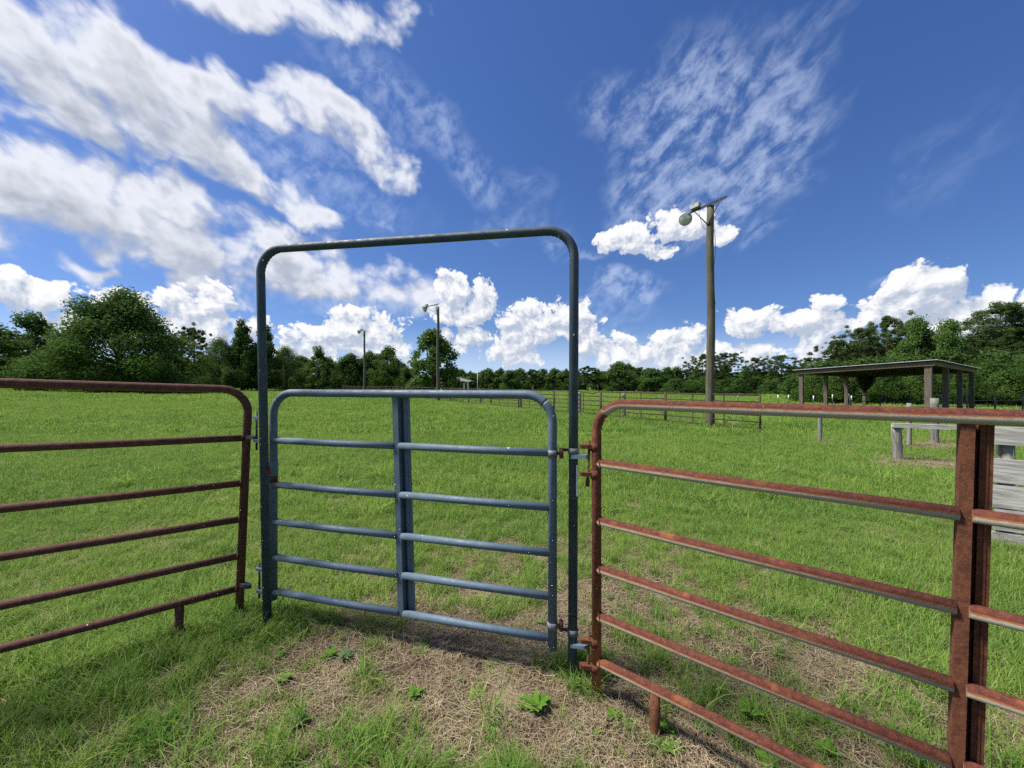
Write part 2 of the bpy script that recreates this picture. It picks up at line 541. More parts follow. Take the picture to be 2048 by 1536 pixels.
def _rust(base, dark, orange, grey, edge, lo, lowf=.55):
    def fn(n):
        p = wpos(n)
        n1 = n.noise(p, 45, 6, .7)
        n2 = n.noise(p, 9, 4, .6)
        n3 = n.noise(p, 170, 4, .7)
        c = n.mix(n.ramp(n1, .35, .68), dark, base)
        c = n.mix(n.m('MULTIPLY', n.ramp(n3, .56, .70), .55), c, (.23, .12, .075))
        c = n.mix(n.m('MULTIPLY', n.ramp(n2, .55, .75), .6), c, orange)
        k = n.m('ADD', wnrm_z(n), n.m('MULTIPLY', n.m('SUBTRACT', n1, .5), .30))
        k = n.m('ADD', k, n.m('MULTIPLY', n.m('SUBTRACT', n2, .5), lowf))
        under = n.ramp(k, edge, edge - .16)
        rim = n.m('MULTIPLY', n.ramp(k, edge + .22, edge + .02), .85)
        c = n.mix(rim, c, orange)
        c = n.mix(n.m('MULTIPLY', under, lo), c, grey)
        drop = n.ramp(n.noise(p, 41, 1.5, .5), .785, .81)
        c = n.mix(drop, c, (.66, .62, .58))
        return principled(n, c, n.mixf(under, .88, .5), bump=n.m('ADD', n1, n.m('MULTIPLY', n3, .6)), bstr=.45, bdist=.004, spec=.25)
    return fn
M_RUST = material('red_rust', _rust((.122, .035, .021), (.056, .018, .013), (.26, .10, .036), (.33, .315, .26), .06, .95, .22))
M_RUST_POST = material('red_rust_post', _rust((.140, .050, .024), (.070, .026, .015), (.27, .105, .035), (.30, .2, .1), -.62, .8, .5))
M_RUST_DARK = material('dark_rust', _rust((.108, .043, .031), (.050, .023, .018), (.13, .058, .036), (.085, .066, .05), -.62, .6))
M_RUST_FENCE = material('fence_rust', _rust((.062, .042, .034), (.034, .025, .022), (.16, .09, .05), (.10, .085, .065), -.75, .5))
M_RUST_LUG = material('lug_rust', _rust((.125, .045, .020), (.055, .020, .013), (.22, .085, .03), (.2, .1, .05), -.9, .3))

def plain(color, rough=.6, metal=0.0, vary=.25, scale=12.0):
    def fn(n):
        p = opos(n)
        k = n.noise(p, scale, 5, .6)
        c = n.mix(n.ramp(k, .3, .7), tuple(x * (1 - vary) for x in color), tuple(min(1, x * (1 + vary)) for x in color))
        return principled(n, c, rough, metal, bump=n.noise(p, scale * 6, 3), bstr=.15, bdist=.004)
    return fn
M_STEEL = material('dark_steel', plain((.035, .038, .042), .55, .3))
M_GALV = material('galvanised', plain((.42, .43, .44), .5, .25))
M_COLLAR = material('worn_collar', plain((.12, .135, .145), .6, .1, .4, 40))
M_WELD = material('weld_bead', plain((.16, .13, .10), .8, .0, .5, 90))
M_BLACK = material('black_pipe', plain((.012, .013, .014), .45))
M_WHITE = material('white_plastic', plain((.78, .80, .80), .5, 0, .06))
M_LAMP = material('lamp_housing', plain((.30, .31, .29), .5, .4))
M_TAPE = material('white_tape', plain((.62, .70, .78), .55, 0, .05))

def wood(c1, c2, c3, axis, scale=1.0, green=None):
    st = {'x': (.12, 1, 1), 'y': (1, .12, 1), 'z': (1, 1, .10)}[axis]
    def fn(n):
        oi = n.n('ShaderNodeObjectInfo')
        p = n.v('MULTIPLY', n.v('ADD', opos(n), n.v('SCALE', oi.outputs['Location'], .37)), st)
        g = n.noise(p, 34 * scale, 6, .68, dist=.6)
        b = n.noise(p, 5 * scale, 4, .6)
        f = n.noise(p, 110 * scale, 3, .6)
        c = n.mix(n.ramp(g, .34, .66), c1, c2)
        c = n.mix(n.m('MULTIPLY', n.ramp(b, .48, .72), .7), c, c3)
        c = n.mix(n.m('MULTIPLY', n.ramp(g, .36, .29), .8), c, tuple(x * .28 for x in c1))
        if green:
            c = n.mix(n.m('MULTIPLY', n.ramp(n.noise(opos(n), 3.0, 4), .45, .68), .55), c, green)
        return principled(n, c, .9, bump=n.m('ADD', g, n.m('MULTIPLY', f, .5)), bstr=.6, bdist=.008, spec=.15)
    return fn
M_POLE = material('pole_wood', wood((.065, .058, .042), (.125, .11, .082), (.095, .09, .066), 'z', .5, (.075, .085, .05)))
M_GREY_X = material('grey_board', wood((.21, .20, .185), (.43, .42, .40), (.30, .29, .27), 'x', .6))
M_GREY_Z = material('grey_post', wood((.11, .105, .092), (.25, .24, .215), (.17, .165, .15), 'z', .6, (.13, .16, .115)))
M_SHED_Z = material('shed_post_wood', wood((.068, .056, .046), (.14, .115, .095), (.10, .085, .072), 'z', .6))
M_SHED_B = material('shed_beam_wood', wood((.085, .064, .052), (.165, .125, .10), (.12, .095, .08), 'x', .5))
M_FENCE_WOOD = material('fence_wood', wood((.05, .043, .036), (.11, .095, .08), (.08, .07, .06), 'x', .5))

def _soil(n):
    p = wpos(n)
    a = n.n('ShaderNodeAttribute', attribute_name='dry').outputs['Fac']
    sand = n.n('ShaderNodeAttribute', attribute_name='sand').outputs['Fac']
    fine = n.noise(p, 55, 5, .7)
    midn = n.noise(p, 9, 5, .65)
    soil = n.mix(n.ramp(fine, .3, .72), (.030, .020, .014), (.13, .09, .06))
    soil = n.mix(n.m('MULTIPLY', n.ramp(midn, .5, .75), .6), soil, (.20, .15, .10))
    soil = n.mix(sand, soil, (.42, .33, .22))
    big = n.noise(p, .22, 4, .6)
    g = n.mix(n.ramp(n.noise(p, 2.6, 6, .72), .3, .7), (.090, .172, .028), (.190, .285, .054))
    g = n.mix(n.m('MULTIPLY', n.ramp(big, .42, .68), .55), g, (.17, .235, .05))
    g = n.mix(n.m('MULTIPLY', n.ramp(fine, .40, .30), .5), g, (.035, .065, .012))
    cd = n.n('ShaderNodeVectorMath', operation='LENGTH')
    n.put(cd.inputs[0], p)
    far = n.ramp(cd.outputs['Value'], 3.0, 12.0)
    mixf = n.m('MAXIMUM', n.ramp(n.m('SUBTRACT', 1.0, a), .35, .95), 0.0)
    c = n.mix(n.m('MULTIPLY', mixf, n.mixf(far, .30, 1.0)), soil, g)
    return principled(n, c, .95, bump=n.m('ADD', fine, n.m('MULTIPLY', n.noise(p, 6, 5, .7), 1.4)), bstr=.9, bdist=.03, spec=.1)
M_GROUND = material('pasture_ground', _soil)

def leafy(ca, cb, cc, trans=.35, nscale=.35, rough=.55):
    def fn(n):
        oi = n.n('ShaderNodeObjectInfo')
        p = opos(n)
        r = n.n('ShaderNodeNewGeometry').outputs['Random Per Island']
        k = n.noise(p, nscale, 3, .6)
        c = n.mix(n.ramp(k, .35, .65), ca, cb)
        c = n.mix(n.m('MULTIPLY', n.ramp(r, .55, 1.0), .45), c, cc)
        c = n.mix(n.m('MULTIPLY', oi.outputs['Random'], .35), c, tuple(x * .6 for x in ca))
        d = n.n('ShaderNodeBsdfPrincipled')
        n.put(d.inputs['Base Color'], c)
        n.put(d.inputs['Roughness'], .8)
        n.put(d.inputs['Specular IOR Level'], .12)
        gen = n.v('SUBTRACT', n.n('ShaderNodeTexCoord').outputs['Generated'], (.5, .5, .38))
        vt = n.n('ShaderNodeVectorTransform', vector_type='VECTOR', convert_from='OBJECT', convert_to='WORLD')
        n.put(vt.inputs[0], gen)
        out = n.v('NORMALIZE', vt.outputs[0])
        nn = n.v('NORMALIZE', n.v('ADD', n.v('SCALE', n.n('ShaderNodeNewGeometry').outputs['Normal'], .65), n.v('SCALE', out, .50)))
        n.t.links.new(nn, d.inputs['Normal'])
        tr = n.n('ShaderNodeBsdfTranslucent')
        n.put(tr.inputs['Color'], n.mix(.5, c, (.10, .19, .02)))
        mx = n.n('ShaderNodeMixShader')
        mx.inputs[0].default_value = trans
        n.t.links.new(d.outputs[0], mx.inputs[1])
        n.t.links.new(tr.outputs[0], mx.inputs[2])
        return mx.outputs[0]
    return fn
M_LEAF_OAK = material('oak_leaves', leafy((.036, .078, .018), (.066, .122, .028), (.10, .16, .04)))
M_LEAF_LIGHT = material('light_leaves', leafy((.060, .105, .028), (.095, .150, .040), (.13, .19, .05)))
M_LEAF_BRIGHT = material('bright_leaves', leafy((.045, .092, .020), (.078, .14, .028), (.115, .18, .045)))
M_LEAF_PINE = material('pine_needles', leafy((.042, .074, .022), (.070, .106, .032), (.10, .13, .045), .28))
M_LEAF_BUSH = material('bush_leaves', leafy((.030, .066, .012), (.058, .108, .019), (.09, .145, .028)))
M_LEAF_VINE = material('vine_leaves', leafy((.020, .032, .012), (.030, .044, .016), (.04, .05, .02)))
M_WEED = material('weed_leaves', leafy((.085, .20, .022), (.15, .30, .035), (.20, .36, .06), .35, 9.0))
M_WEED_BLUE = material('dusty_weed_leaves', leafy((.085, .16, .075), (.14, .21, .11), (.17, .24, .13), .3, 9.0))
M_BARK = material('bark', wood((.055, .045, .036), (.115, .095, .075), (.08, .07, .055), 'z', .25))

def blade_mat(ca, cb, cc, trans):
    def fn(n):
        t = n.n('ShaderNodeAttribute', attribute_name='tint', attribute_type='INSTANCER').outputs['Fac']
        r = n.n('ShaderNodeNewGeometry').outputs['Random Per Island']
        c = n.mix(t, ca, cb)
        c = n.mix(n.m('MULTIPLY', n.ramp(r, .72, 1.0), .65), c, cc)
        d = n.n('ShaderNodeBsdfPrincipled')
        n.put(d.inputs['Base Color'], c)
        n.put(d.inputs['Roughness'], .75)
        n.put(d.inputs['Specular IOR Level'], .08)
        tr = n.n('ShaderNodeBsdfTranslucent')
        n.put(tr.inputs['Color'], n.mix(.30, c, (.20, .31, .03) if trans > .3 else c))
        if trans > .3:
            g_ = n.n('ShaderNodeNewGeometry')
            nn = n.v('NORMALIZE', n.v('MULTIPLY_ADD', g_.outputs['Normal'], (.45, .45, .45), (0, 0, .75)))
            n.t.links.new(nn, d.inputs['Normal'])
        mx = n.n('ShaderNodeMixShader')
        mx.inputs[0].default_value = trans
        n.t.links.new(d.outputs[0], mx.inputs[1])
        n.t.links.new(tr.outputs[0], mx.inputs[2])
        return mx.outputs[0]
    return fn
M_GRASS = material('grass_blades', blade_mat((.080, .185, .026), (.200, .315, .052), (.38, .37, .17), .40))
M_STRAW = material('dead_grass', blade_mat((.15, .112, .068), (.36, .285, .18), (.50, .43, .30), .10))

# ------------------------------------------------------------------ ground
POSTS_DRY += [(8.15, 7.6, .75), (10.4, 9.6, .55), (8.4, 10.3, .4), (11.2, 10.0, .5), (9.0, 6.9, .5)]
def make_ground():
    n = 361
    u = np.linspace(-1, 1, n)
    b = math.asinh(2500 / 1.2)
    ax = 1.2 * np.sinh(b * u)
    X, Y = np.meshgrid(ax, ax + 2.6, indexing='ij')
    Z = gz(X, Y)
    co = np.stack([X, Y, Z], -1).reshape(-1, 3)
    i, j = np.meshgrid(np.arange(n - 1), np.arange(n - 1), indexing='ij')
    q = np.stack([i * n + j, (i + 1) * n + j, (i + 1) * n + j + 1, i * n + j + 1], -1).reshape(-1, 4)
    me = mesh_np('ground', co, q, M_GROUND)
    a = me.attributes.new('dry', 'FLOAT', 'POINT')
    a.data.foreach_set('value', dryness(co[:, 0], co[:, 1]).astype(np.float32))
    s = me.attributes.new('sand', 'FLOAT', 'POINT')
    sv = .9 * gauss(co[:, 0], co[:, 1], -.02, 1.92, .11, .09) + .8 * gauss(co[:, 0], co[:, 1], 8.6, 7.1, .3, .2)
    s.data.foreach_set('value', np.clip(sv, 0, 1).astype(np.float32))
    return tag(link('ground', me), 'flat green pasture with worn dry dirt at the gateway', kind='structure')

def mesh_np(name, co, quads, mat, smooth=True):
    me = bpy.data.meshes.new(name)
    nv, k = len(co), quads.shape[1]
    me.vertices.add(nv)
    me.vertices.foreach_set('co', np.asarray(co, np.float32).ravel())
    nf = len(quads)
    me.loops.add(nf * k)
    me.loops.foreach_set('vertex_index', quads.astype(np.int32).ravel())
    me.polygons.add(nf)
    me.polygons.foreach_set('loop_start', (np.arange(nf) * k).astype(np.int32))
    me.polygons.foreach_set('loop_total', np.full(nf, k, np.int32))
    me.polygons.foreach_set('use_smooth', np.full(nf, smooth, bool))
    if mat is not None:
        me.materials.append(mat)
    me.update(calc_edges=True)
    return me
make_ground()

# ------------------------------------------------------------------ front gate, its bow frame, and the two rusty corral panels
def channel(t_from, w, pt, e, nrm, ztop, zbot, shift, mat, parent, depth=.05):
    """pressed channel brace: flange, recessed web and rib. nrm points towards the viewer"""
    e3, n3 = Vector((e[0], e[1], 0)), Vector((nrm[0], nrm[1], 0))
    up = (pt(t_from, ztop) - (pt(t_from, zbot) + e3 * shift)).normalized()
    h = (pt(t_from, ztop) - (pt(t_from, zbot) + e3 * shift)).length
    mid = (pt(t_from, ztop) + pt(t_from, zbot) + e3 * shift) / 2
    m = MB()
    def bar(o0, o1, d0, d1):
        c = mid + e3 * ((o0 + o1) / 2) + n3 * ((d0 + d1) / 2)
        m.box(c, (o1 - o0, d1 - d0, h), e3, n3, up)
    a, b = w * .40, w * .62
    bar(.0, a, .0045, .0085)                          # near flange face
    bar(.0, .004, -.040, .0045)                       # its outer edge
    bar(a - .004, a, -.050, .0045)                    # return into the recess
    bar(a, b, -.050, -.046)                           # recessed web
    bar(b, b + .004, -.046, -.027)                    # return out of the recess
    bar(b, w, -.027, -.0235)                          # far flange face, behind the rails
    bar(w * .80, w * .80 + .005, -.0235, -.0205)      # pressed rib
    bar(w - .004, w, -.040, -.027)                    # its outer edge
    return m.build('channel_brace', mat, parent)

def rail_panel(name, label, cat, A, e, slope, length, rails, ztop, zbot, rb, rr, mat, pmat, brace_t, bw, bshift, legs=(), lean=(0, 0), corner=.15, far_drop=True, zbrace=None):
    e = Vector((e[0], e[1], 0)).normalized()
    nrm = Vector((e.y, -e.x, 0))
    if nrm.dot(Vector((-A[0], -A[1], 0))) < 0:
        nrm = -nrm
    def pt(t, z):
        return Vector((A[0], A[1], 0)) + e * t + Vector((lean[0], lean[1], 0)) * (ztop - z) + Vector((0, 0, z + slope * t))
    root = empty(name, (A[0], A[1], float(gz(A[0], A[1]))), label, cat)
    bow, inw = rounded([pt(0, zbot), pt(0, ztop), pt(length, ztop), pt(length, zbot)], corner, 18)
    k0, k1 = 10, len(bow) - 11
    MB().tube(bow[:k0 + 1], rb, 16, inw[:k0 + 1], .075).build('stile', pmat, root)
    MB().tube(bow[k0:k1 + 1], rb, 16, inw[k0:k1 + 1], .075).build('top_rail', mat, root)
    MB().tube(bow[k1:], rb, 16, inw[k1:], .075).build('stile', pmat, root)
    for z in rails:
        sh_ = bshift * (ztop - z) / (ztop - rails[-1])
        a, b = pt(rb * .4, z), pt(brace_t + sh_ + .003, z)
        m = MB().tube([a, a.lerp(b, .5) + Vector((0, 0, -.003)), b], rr, 14)
        m.build('rail', mat, root)
        a, b = pt(brace_t + sh_ + bw * .39, z), pt(length - rb * .4, z)
        MB().tube([a, a.lerp(b, .5) + Vector((0, 0, -.002)), b], rr, 14).build('rail', mat, root)
        # weld bead at the stile
        w = MB()
        c = pt(rb * .80, z)
        ring = []
        for k in range(17):
            th = 2 * math.pi * k / 16
            ring.append(c + Vector((0, 0, 1)) * math.cos(th) * rr * 1.05 + nrm * math.sin(th) * rr * 1.05 + e * (rb * .12 * (1 - math.cos(2 * th))))
        w.tube(ring, .0032, 6, caps=False).build('weld', M_WELD if mat is M_BLUE else mat, root)
    channel(brace_t, bw, pt, e, nrm, ztop - rb * .6, (zbrace if zbrace is not None else rails[-1] - .012), bshift, pmat, root)
    for (t, zb, kick) in legs:
        top = pt(t, rails[-1] - .008)
        foot = pt(t, zb)
        pts = [top, top.lerp(foot, .55), top.lerp(foot, .75) + nrm * .004, foot + nrm * kick]
        MB().tube(pts, [.023, .023, .0235, .026], 14).build('leg', pmat, root)
    return root, pt, e, nrm

GATE_A, GATE_B = Vector((-1.594, 2.57, 0)), Vector((.220, 2.09, 0))
ge = (GATE_B - GATE_A)
gate, gpt, gE, gN = rail_panel('walk_through_gate', 'blue painted steel walk-through gate with five rails and channel brace', 'gate',
    GATE_A, ge, 0.0, ge.length, [1.225, .929, .681, .445, .216], 1.541, .162, .0245, .0215, M_BLUE, M_BLUE, .898, .092, .040)
# hinge collars and knuckles at the right stile, latch sleeve at the left one
for z in (1.224, .292):
    MB().tube([gpt(ge.length, z - .018), gpt(ge.length, z + .018)], .0285, 16).build('hinge_collar', M_COLLAR, gate)
    kn = gpt(ge.length, z) + gE * .048
    MB().tube([kn + Vector((0, 0, -.025)), kn + Vector((0, 0, .03))], .0115, 12).build('hinge_knuckle', M_RUST_DARK, gate)
    MB().box(gpt(ge.length, z) + gE * .034, (.016, .012, .016), gE, gN, (0, 0, 1)).build('hinge_strap', M_RUST_LUG, gate)
MB().tube([gpt(0, .985), gpt(0, .99), gpt(0, 1.085), gpt(0, 1.09)], [.0255, .028, .028, .0255], 16).build('latch_sleeve', M_BLUE, gate)
MB().tube([gpt(0, .945), gpt(0, .985)], .0262, 14).build('latch_band', M_RUST_LUG, gate)

# bow frame round the gate
FL_B, FL_T = P(535, 1262, 2.45), P(520.5, 499, 2.45)
FR_T, FR_B = P(1148.5, 458, 2.094), P(1145, 1368, 2.094)
frame = empty('gate_frame', (FR_B.x, FR_B.y, float(gz(FR_B.x, FR_B.y))), 'tall blue pipe bow frame standing over the walk-through gate', 'gate frame')
fp, fi = rounded([FL_B, FL_T, FR_T, FR_B], .15, 18)
MB().tube(fp, .0252, 18, fi, .07).build('bow_tube', M_BLUE_SHADED, frame)
fE = Vector((FR_B.x - FL_B.x, FR_B.y - FL_B.y, 0)).normalized()
fN = Vector((fE.y, -fE.x, 0))
def on_right(py): 
    t = (py - 458) / (1368 - 458)
    return FR_T.lerp(FR_B, t)
def on_left(py):
    t = (py - 499) / (1262 - 499)
    return FL_T.lerp(FL_B, t)
for py in (901, 1262):
    c = on_right(py)
    MB().tube([c - Vector((0, 0, .016)), c + Vector((0, 0, .016))], .0295, 16).build('hinge_collar', M_COLLAR, frame)
    MB().box(c - fE * .045 + Vector((0, 0, .004)), (.05, .010, .014), fE, fN, (0, 0, 1)).build('hinge_strap', M_RUST_LUG, frame)
tp, tq = on_right(928), on_right(990)
tx = (fE * .80 + fN * .60).normalized()
MB().box((tp + tq) / 2 + tx * .0256, (.011, .0025, (tp - tq).length), tx.cross(Vector((0, 0, 1))), tx, (0, 0, 1)).build('reflective_tape', M_TAPE, frame)
def lug(parent, c, d, w, l, h, mat, name='lug'):
    """flat steel ear with a rounded end sticking out along d"""
    d = Vector(d).normalized()
    s = Vector((-d.y, d.x, 0))
    m = MB()
    n = 9
    vs = []
    for z in (-h / 2, h / 2):
        vs += [c - s * w / 2 + Vector((0, 0, z)), c + s * w / 2 + Vector((0, 0, z))]
        for k in range(n):
            th = math.pi * k / (n - 1)
            vs.append(c + d * (l - w / 2) + d * math.sin(th) * w / 2 + s * math.cos(th) * w / 2 + Vector((0, 0, z)))
    N = n + 2
    order = [0, 1] + list(range(2, N))
    fs = [tuple(order)[::-1], tuple(N + i for i in order)]
    for k in range(N):
        a, b = order[k], order[(k + 1) % N]
        fs.append((a, b, N + b, N + a))
    m.poly(vs, fs)
    return m.build(name, mat, parent)

# rusty panel on the right
RA = (.435, 1.979)
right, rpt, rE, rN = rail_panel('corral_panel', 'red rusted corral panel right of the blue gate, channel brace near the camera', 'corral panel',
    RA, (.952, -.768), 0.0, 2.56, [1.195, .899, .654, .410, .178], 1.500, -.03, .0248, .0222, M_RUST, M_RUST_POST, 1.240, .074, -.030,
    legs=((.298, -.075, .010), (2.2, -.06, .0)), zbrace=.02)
lug(frame, on_right(912) + rN * .012, P(1181, 912, 2.03) - on_right(912), .034, .105, .020, M_BLUE)
lug(frame, on_right(1287) + rN * .012, P(1178, 1290, 2.03) - on_right(1287), .034, .10, .016, M_BLUE)
for (y1, y2, pa, pb) in ((893, 948, 880, 972), (1283, 1334, 1262, 1345)):
    for py in (y1, y2):
        z = EYE - (py - CY) / FPX * RA[1]
        c = rpt(0, z)
        lug(right, c, Vector((-.075, .012, 0)), .030, .088, .020, M_RUST_LUG)
        MB().tube([c - Vector((0, 0, .022)) - rE * .004, c + Vector((0, 0, .022)) - rE * .004], .0275, 14).build('weld', M_RUST_LUG, right)
    a, b = P(1179, pa, 1.99), P(1175, pb, 1.99)
    MB().tube([a, a.lerp(b, .82), a.lerp(b, .86), b], [.0065, .0065, .0105, .0105], 10).build('drop_pin', M_RUST_LUG, right)

# darker rusty panel on the left
LA = (-1.747, 2.55)
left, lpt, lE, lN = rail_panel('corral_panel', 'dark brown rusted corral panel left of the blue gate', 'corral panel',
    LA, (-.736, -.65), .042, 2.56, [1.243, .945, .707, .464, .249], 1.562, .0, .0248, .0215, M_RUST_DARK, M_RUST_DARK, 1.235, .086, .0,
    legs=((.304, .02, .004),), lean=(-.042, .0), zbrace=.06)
for (ya, yb, yr, pa, pb) in ((835, 881, 873, 822, 900), (1138, 1182, 1166, 1126, 1196)):
    for py in (ya, yb):
        c = on_left(py)
        lug(frame, c + fN * .008, Vector((-.07, .02, 0)), .030, .072, .018, M_BLUE)
    z = EYE - (yr - CY) / FPX * LA[1]
    lug(left, lpt(0, z), Vector((.075, -.035, 0)), .034, .105, .022, M_STEEL)
    c0 = on_left(ya) + Vector((-.052, .012, 0))
    x0 = c0.x
    a, b = Vector((x0, c0.y, EYE - (pa - CY) / FPX * 2.46)), Vector((x0, c0.y, EYE - (pb - CY) / FPX * 2.46))
    MB().tube([a, b], .0065, 10).build('drop_pin', M_STEEL, frame)
# latch hook on the left frame post
lk = on_left(940)
MB().box(lk + fE * .032 + fN * .004, (.022, .014, .05), fE, fN, (0, 0, 1)).build('latch_hook', M_RUST_LUG, frame)

# ------------------------------------------------------------------ pipe fence of 12-foot panels running away to the left
rngp = random.Random(5)
FDIR = Vector((-.645, 1.0, 0)).normalized()
F0 = Vector((8.13, 12.6, 0))
PL = 3.56
def fence_meshes(bent):
    parts = []
    zs = [1.23, 1.0, .78, .56, .34, .13]
    for i, z in enumerate(zs):
        pts = [Vector((0, 0, z)), Vector((PL * .5, 0, z - .008)), Vector((PL - .05, 0, z))]
        if i == 0 and bent:
            pts = [Vector((0, 0, z)), Vector((.25, 0, z - .03)), Vector((.50, 0, z - .12)), Vector((.85, 0, z - .06)), Vector((1.5, 0, z)), Vector((PL - .05, 0, z))]
        parts.append(('rail', MB().tube(pts, .028 if i == 0 else .021, 8).mesh('rail', M_RUST_FENCE)))
    for x in (0.0, PL - .05):
        parts.append(('end_post', MB().tube([(x, 0, -.12), (x, 0, 1.26)], .034, 8).mesh('end_post', M_RUST_FENCE)))
    for x in (PL * .33, PL * .66):
        parts.append(('stay', MB().box((x, 0, .66), (.04, .016, 1.12)).mesh('stay', M_RUST_FENCE)))
    return parts
STRAIGHT, BENT = fence_meshes(False), fence_meshes(True)
ORD = ['first', 'second', 'third', 'fourth', 'fifth', 'sixth', 'seventh', 'eighth']
for i in range(25):
    p = F0 + FDIR * (PL * i)
    q = F0 + FDIR * (PL * (i + 1))
    z0, z1 = float(gz(p.x, p.y)), float(gz(q.x, q.y))
    if i == 0:
        lab = 'rusty pipe fence panel nearest the tall lamp pole, first of the row'
    elif i == 2:
        lab = 'rusty pipe fence panel with its top rail bent down at one end'
    elif i < 8:
        lab = 'rusty pipe fence panel, %s counting back from the tall lamp pole' % ORD[i]
    else:
        lab = 'far rusty pipe fence panel in the row beyond the blue gate'
    r = empty('cattle_panel', (p.x, p.y, z0 + .0), lab, 'fence panel', 'pipe fence panels in a row across the pasture')
    r.rotation_euler = (0, -math.atan2(z1 - z0, PL), math.atan2(FDIR.y, FDIR.x))
    for (nm, me) in (BENT if i == 2 else STRAIGHT):
        if i > 14 and nm == 'stay':
            continue
        link(nm, me, r)

# grey wooden posts along that fence
def round_post(name, label, x, y, h, r, mat, group=None, lean=(0, 0), cat='post', sides=14, seed=1):
    rg = random.Random(seed)
    z0 = float(gz(x, y))
    m = MB()
    n = 8
    pts = [Vector((x + lean[0] * k / n, y + lean[1] * k / n, z0 - .15 + (h + .15) * k / n)) for k in range(n + 1)]
    m.tube(pts, [r * (1.05 - .10 * k / n) for k in range(n + 1)], sides, jitter=.05, rng=rg)
    o = m.mesh(name, mat, (x, y, z0))
    ob = link(name, o, None, (x, y, z0))
    return tag(ob, label, cat, group)
for i, px in enumerate((1245, 1156, 1038, 957, 880)):
    k = (px - CX) / FPX
    d = (F0.x + .645 * F0.y) / (k + .645)
    p = Vector((k * d, d, 0)) + Vector((.12, .15, 0))
    round_post('fence_post', 'grey wooden post behind the pipe fence, %s counting back from the lamp pole' % ORD[i], p.x, p.y, 1.22, .075, M_GREY_Z,
               'wooden posts along the pipe fence', seed=i)

# ------------------------------------------------------------------ floodlight poles
def lamp(parent, c, aim, rad, mat_h=M_LAMP):
    aim = Vector(aim).normalized()
    h = MB().lathe(c, aim, [(-.55 * rad * 2, .0), (-.55 * rad * 2, .22 * rad), (-.48 * rad * 2, .30 * rad), (-.34 * rad * 2, .62 * rad), (-.15 * rad * 2, .90 * rad), (0, rad), (.02, rad * 1.04), (.035, rad * 1.04), (.035, rad * .97)], 24)
    ho = h.build('lamp_housing', mat_h, parent)
    lens = MB().lathe(c, aim, [(.030, rad * .97), (.045, rad * .7), (.055, rad * .35), (.058, .0)], 24)
    lens.build('lens', M_LENS, ho)
    return ho
def _lens(n):
    p = opos(n)
    c = n.mix(n.ramp(n.noise(p, 5, 3), .35, .7), (.20, .205, .195), (.42, .43, .41))
    return principled(n, c, .18, .15)
M_ARM = material('weathered_arm', plain((.028, .022, .02), .9))
M_LENS = material('dull_glass', _lens)

def light_pole(label, px, d, zoff, top, rb, rt, arm_l, arm_r, lamp_rad, aim, seed, group, cable=True):
    base = P(px, 800, d)
    x, y = base.x, d
    z0 = float(gz(x, y))
    root = empty('light_pole', (x, y, z0), label, 'light pole', group)
    rg = random.Random(seed)
    n = 14
    pts = [Vector((x + .02 * math.sin(k * .7 + seed), y, z0 - .3 + (top - z0 + .3) * k / n)) for k in range(n + 1)]
    MB().tube(pts, [rb + (rt - rb) * k / n for k in range(n + 1)], 18, jitter=.035, rng=rg).build('pole', M_POLE, root)
    T = Vector((x, y, top))
    al, ar = Vector(arm_l), Vector(arm_r)
    side = (ar - al).normalized()
    fr = Vector((side.y, -side.x, 0)).normalized()
    off = fr * (rt + .03)
    zt = Vector((0, 0, -.06))
    c = (al + ar) / 2 + off + zt
    L = (ar - al).length
    m = MB().box(c, (L, .012, .075), side, fr, (0, 0, 1))
    m.box(c - fr * .034 + Vector((0, 0, .0435)), (L, .068, .012), side, fr, (0, 0, 1))
    m.build('cross_arm', M_ARM, root)
    for e, s in ((al, .12), (ar, -.16)):
        a = e + side * (L * s) + off + zt
        b = T + off + Vector((0, 0, -.72)) + side * 0.0
        MB().tube([a, b], .020, 6).build('brace', M_STEEL, root)
    lc = al + off * .9 + Vector((0, 0, -.22)) - side * .20
    ho = lamp(root, lc, aim, lamp_rad)
    MB().tube([al + off + zt + side * .03, al + off + Vector((0, 0, -.1)) - side * .12, lc - Vector(aim).normalized() * (lamp_rad * .8)], .022, 8).build('lamp_bracket', M_STEEL, root)
    bc = al + side * .22 + off + Vector((0, 0, .10))
    MB().box(bc, (.36, .17, .15), side, fr, (0, 0, 1)).build('ballast_box', M_LAMP, root)
    if cable:
        pts = []
        a, b = bc + Vector((0, 0, -.1)) + side * .1, T + fr * rt + Vector((0, 0, -.85))
        for k in range(9):
            f = k / 8
            pts.append(a.lerp(b, f) + Vector((0, 0, -.30 * math.sin(math.pi * f))))
        MB().tube(pts, .008, 5).build('cable', M_STEEL, root)
        pts = [Vector((x, y, 0)) + side * (rt + .02 + .045 * math.sin(k * .9)) + Vector((0, 0, top - .9 - k * .34)) for k in range(9)]
        MB().tube(pts, .010, 5).build('cable', M_STEEL, root)
    return root
top1 = EYE + (CY - 412) / FPX * 14.06
light_pole('tall wooden pole with floodlight nearest the camera, behind the right rusty panel', 1421, 14.06, 0, top1, .152, .122,
    P(1385, 424, 14.7), P(1458, 392, 13.5), .235, (-.55, -.80, -.22), 3, 'floodlight poles round the pasture')
d2 = 35.0
top2 = EYE + (CY - 613) / FPX * d2
light_pole('wooden floodlight pole in front of the leafy tree beside the house', 876, d2, 0, top2, .165, .11,
    P(853, 613, d2 + .9), P(879, 607, d2 - .6), .30, (-.75, -.35, -.45), 6, 'floodlight poles round the pasture', False)
d3 = 52.0
top3 = EYE + (CY - 662) / FPX * d3
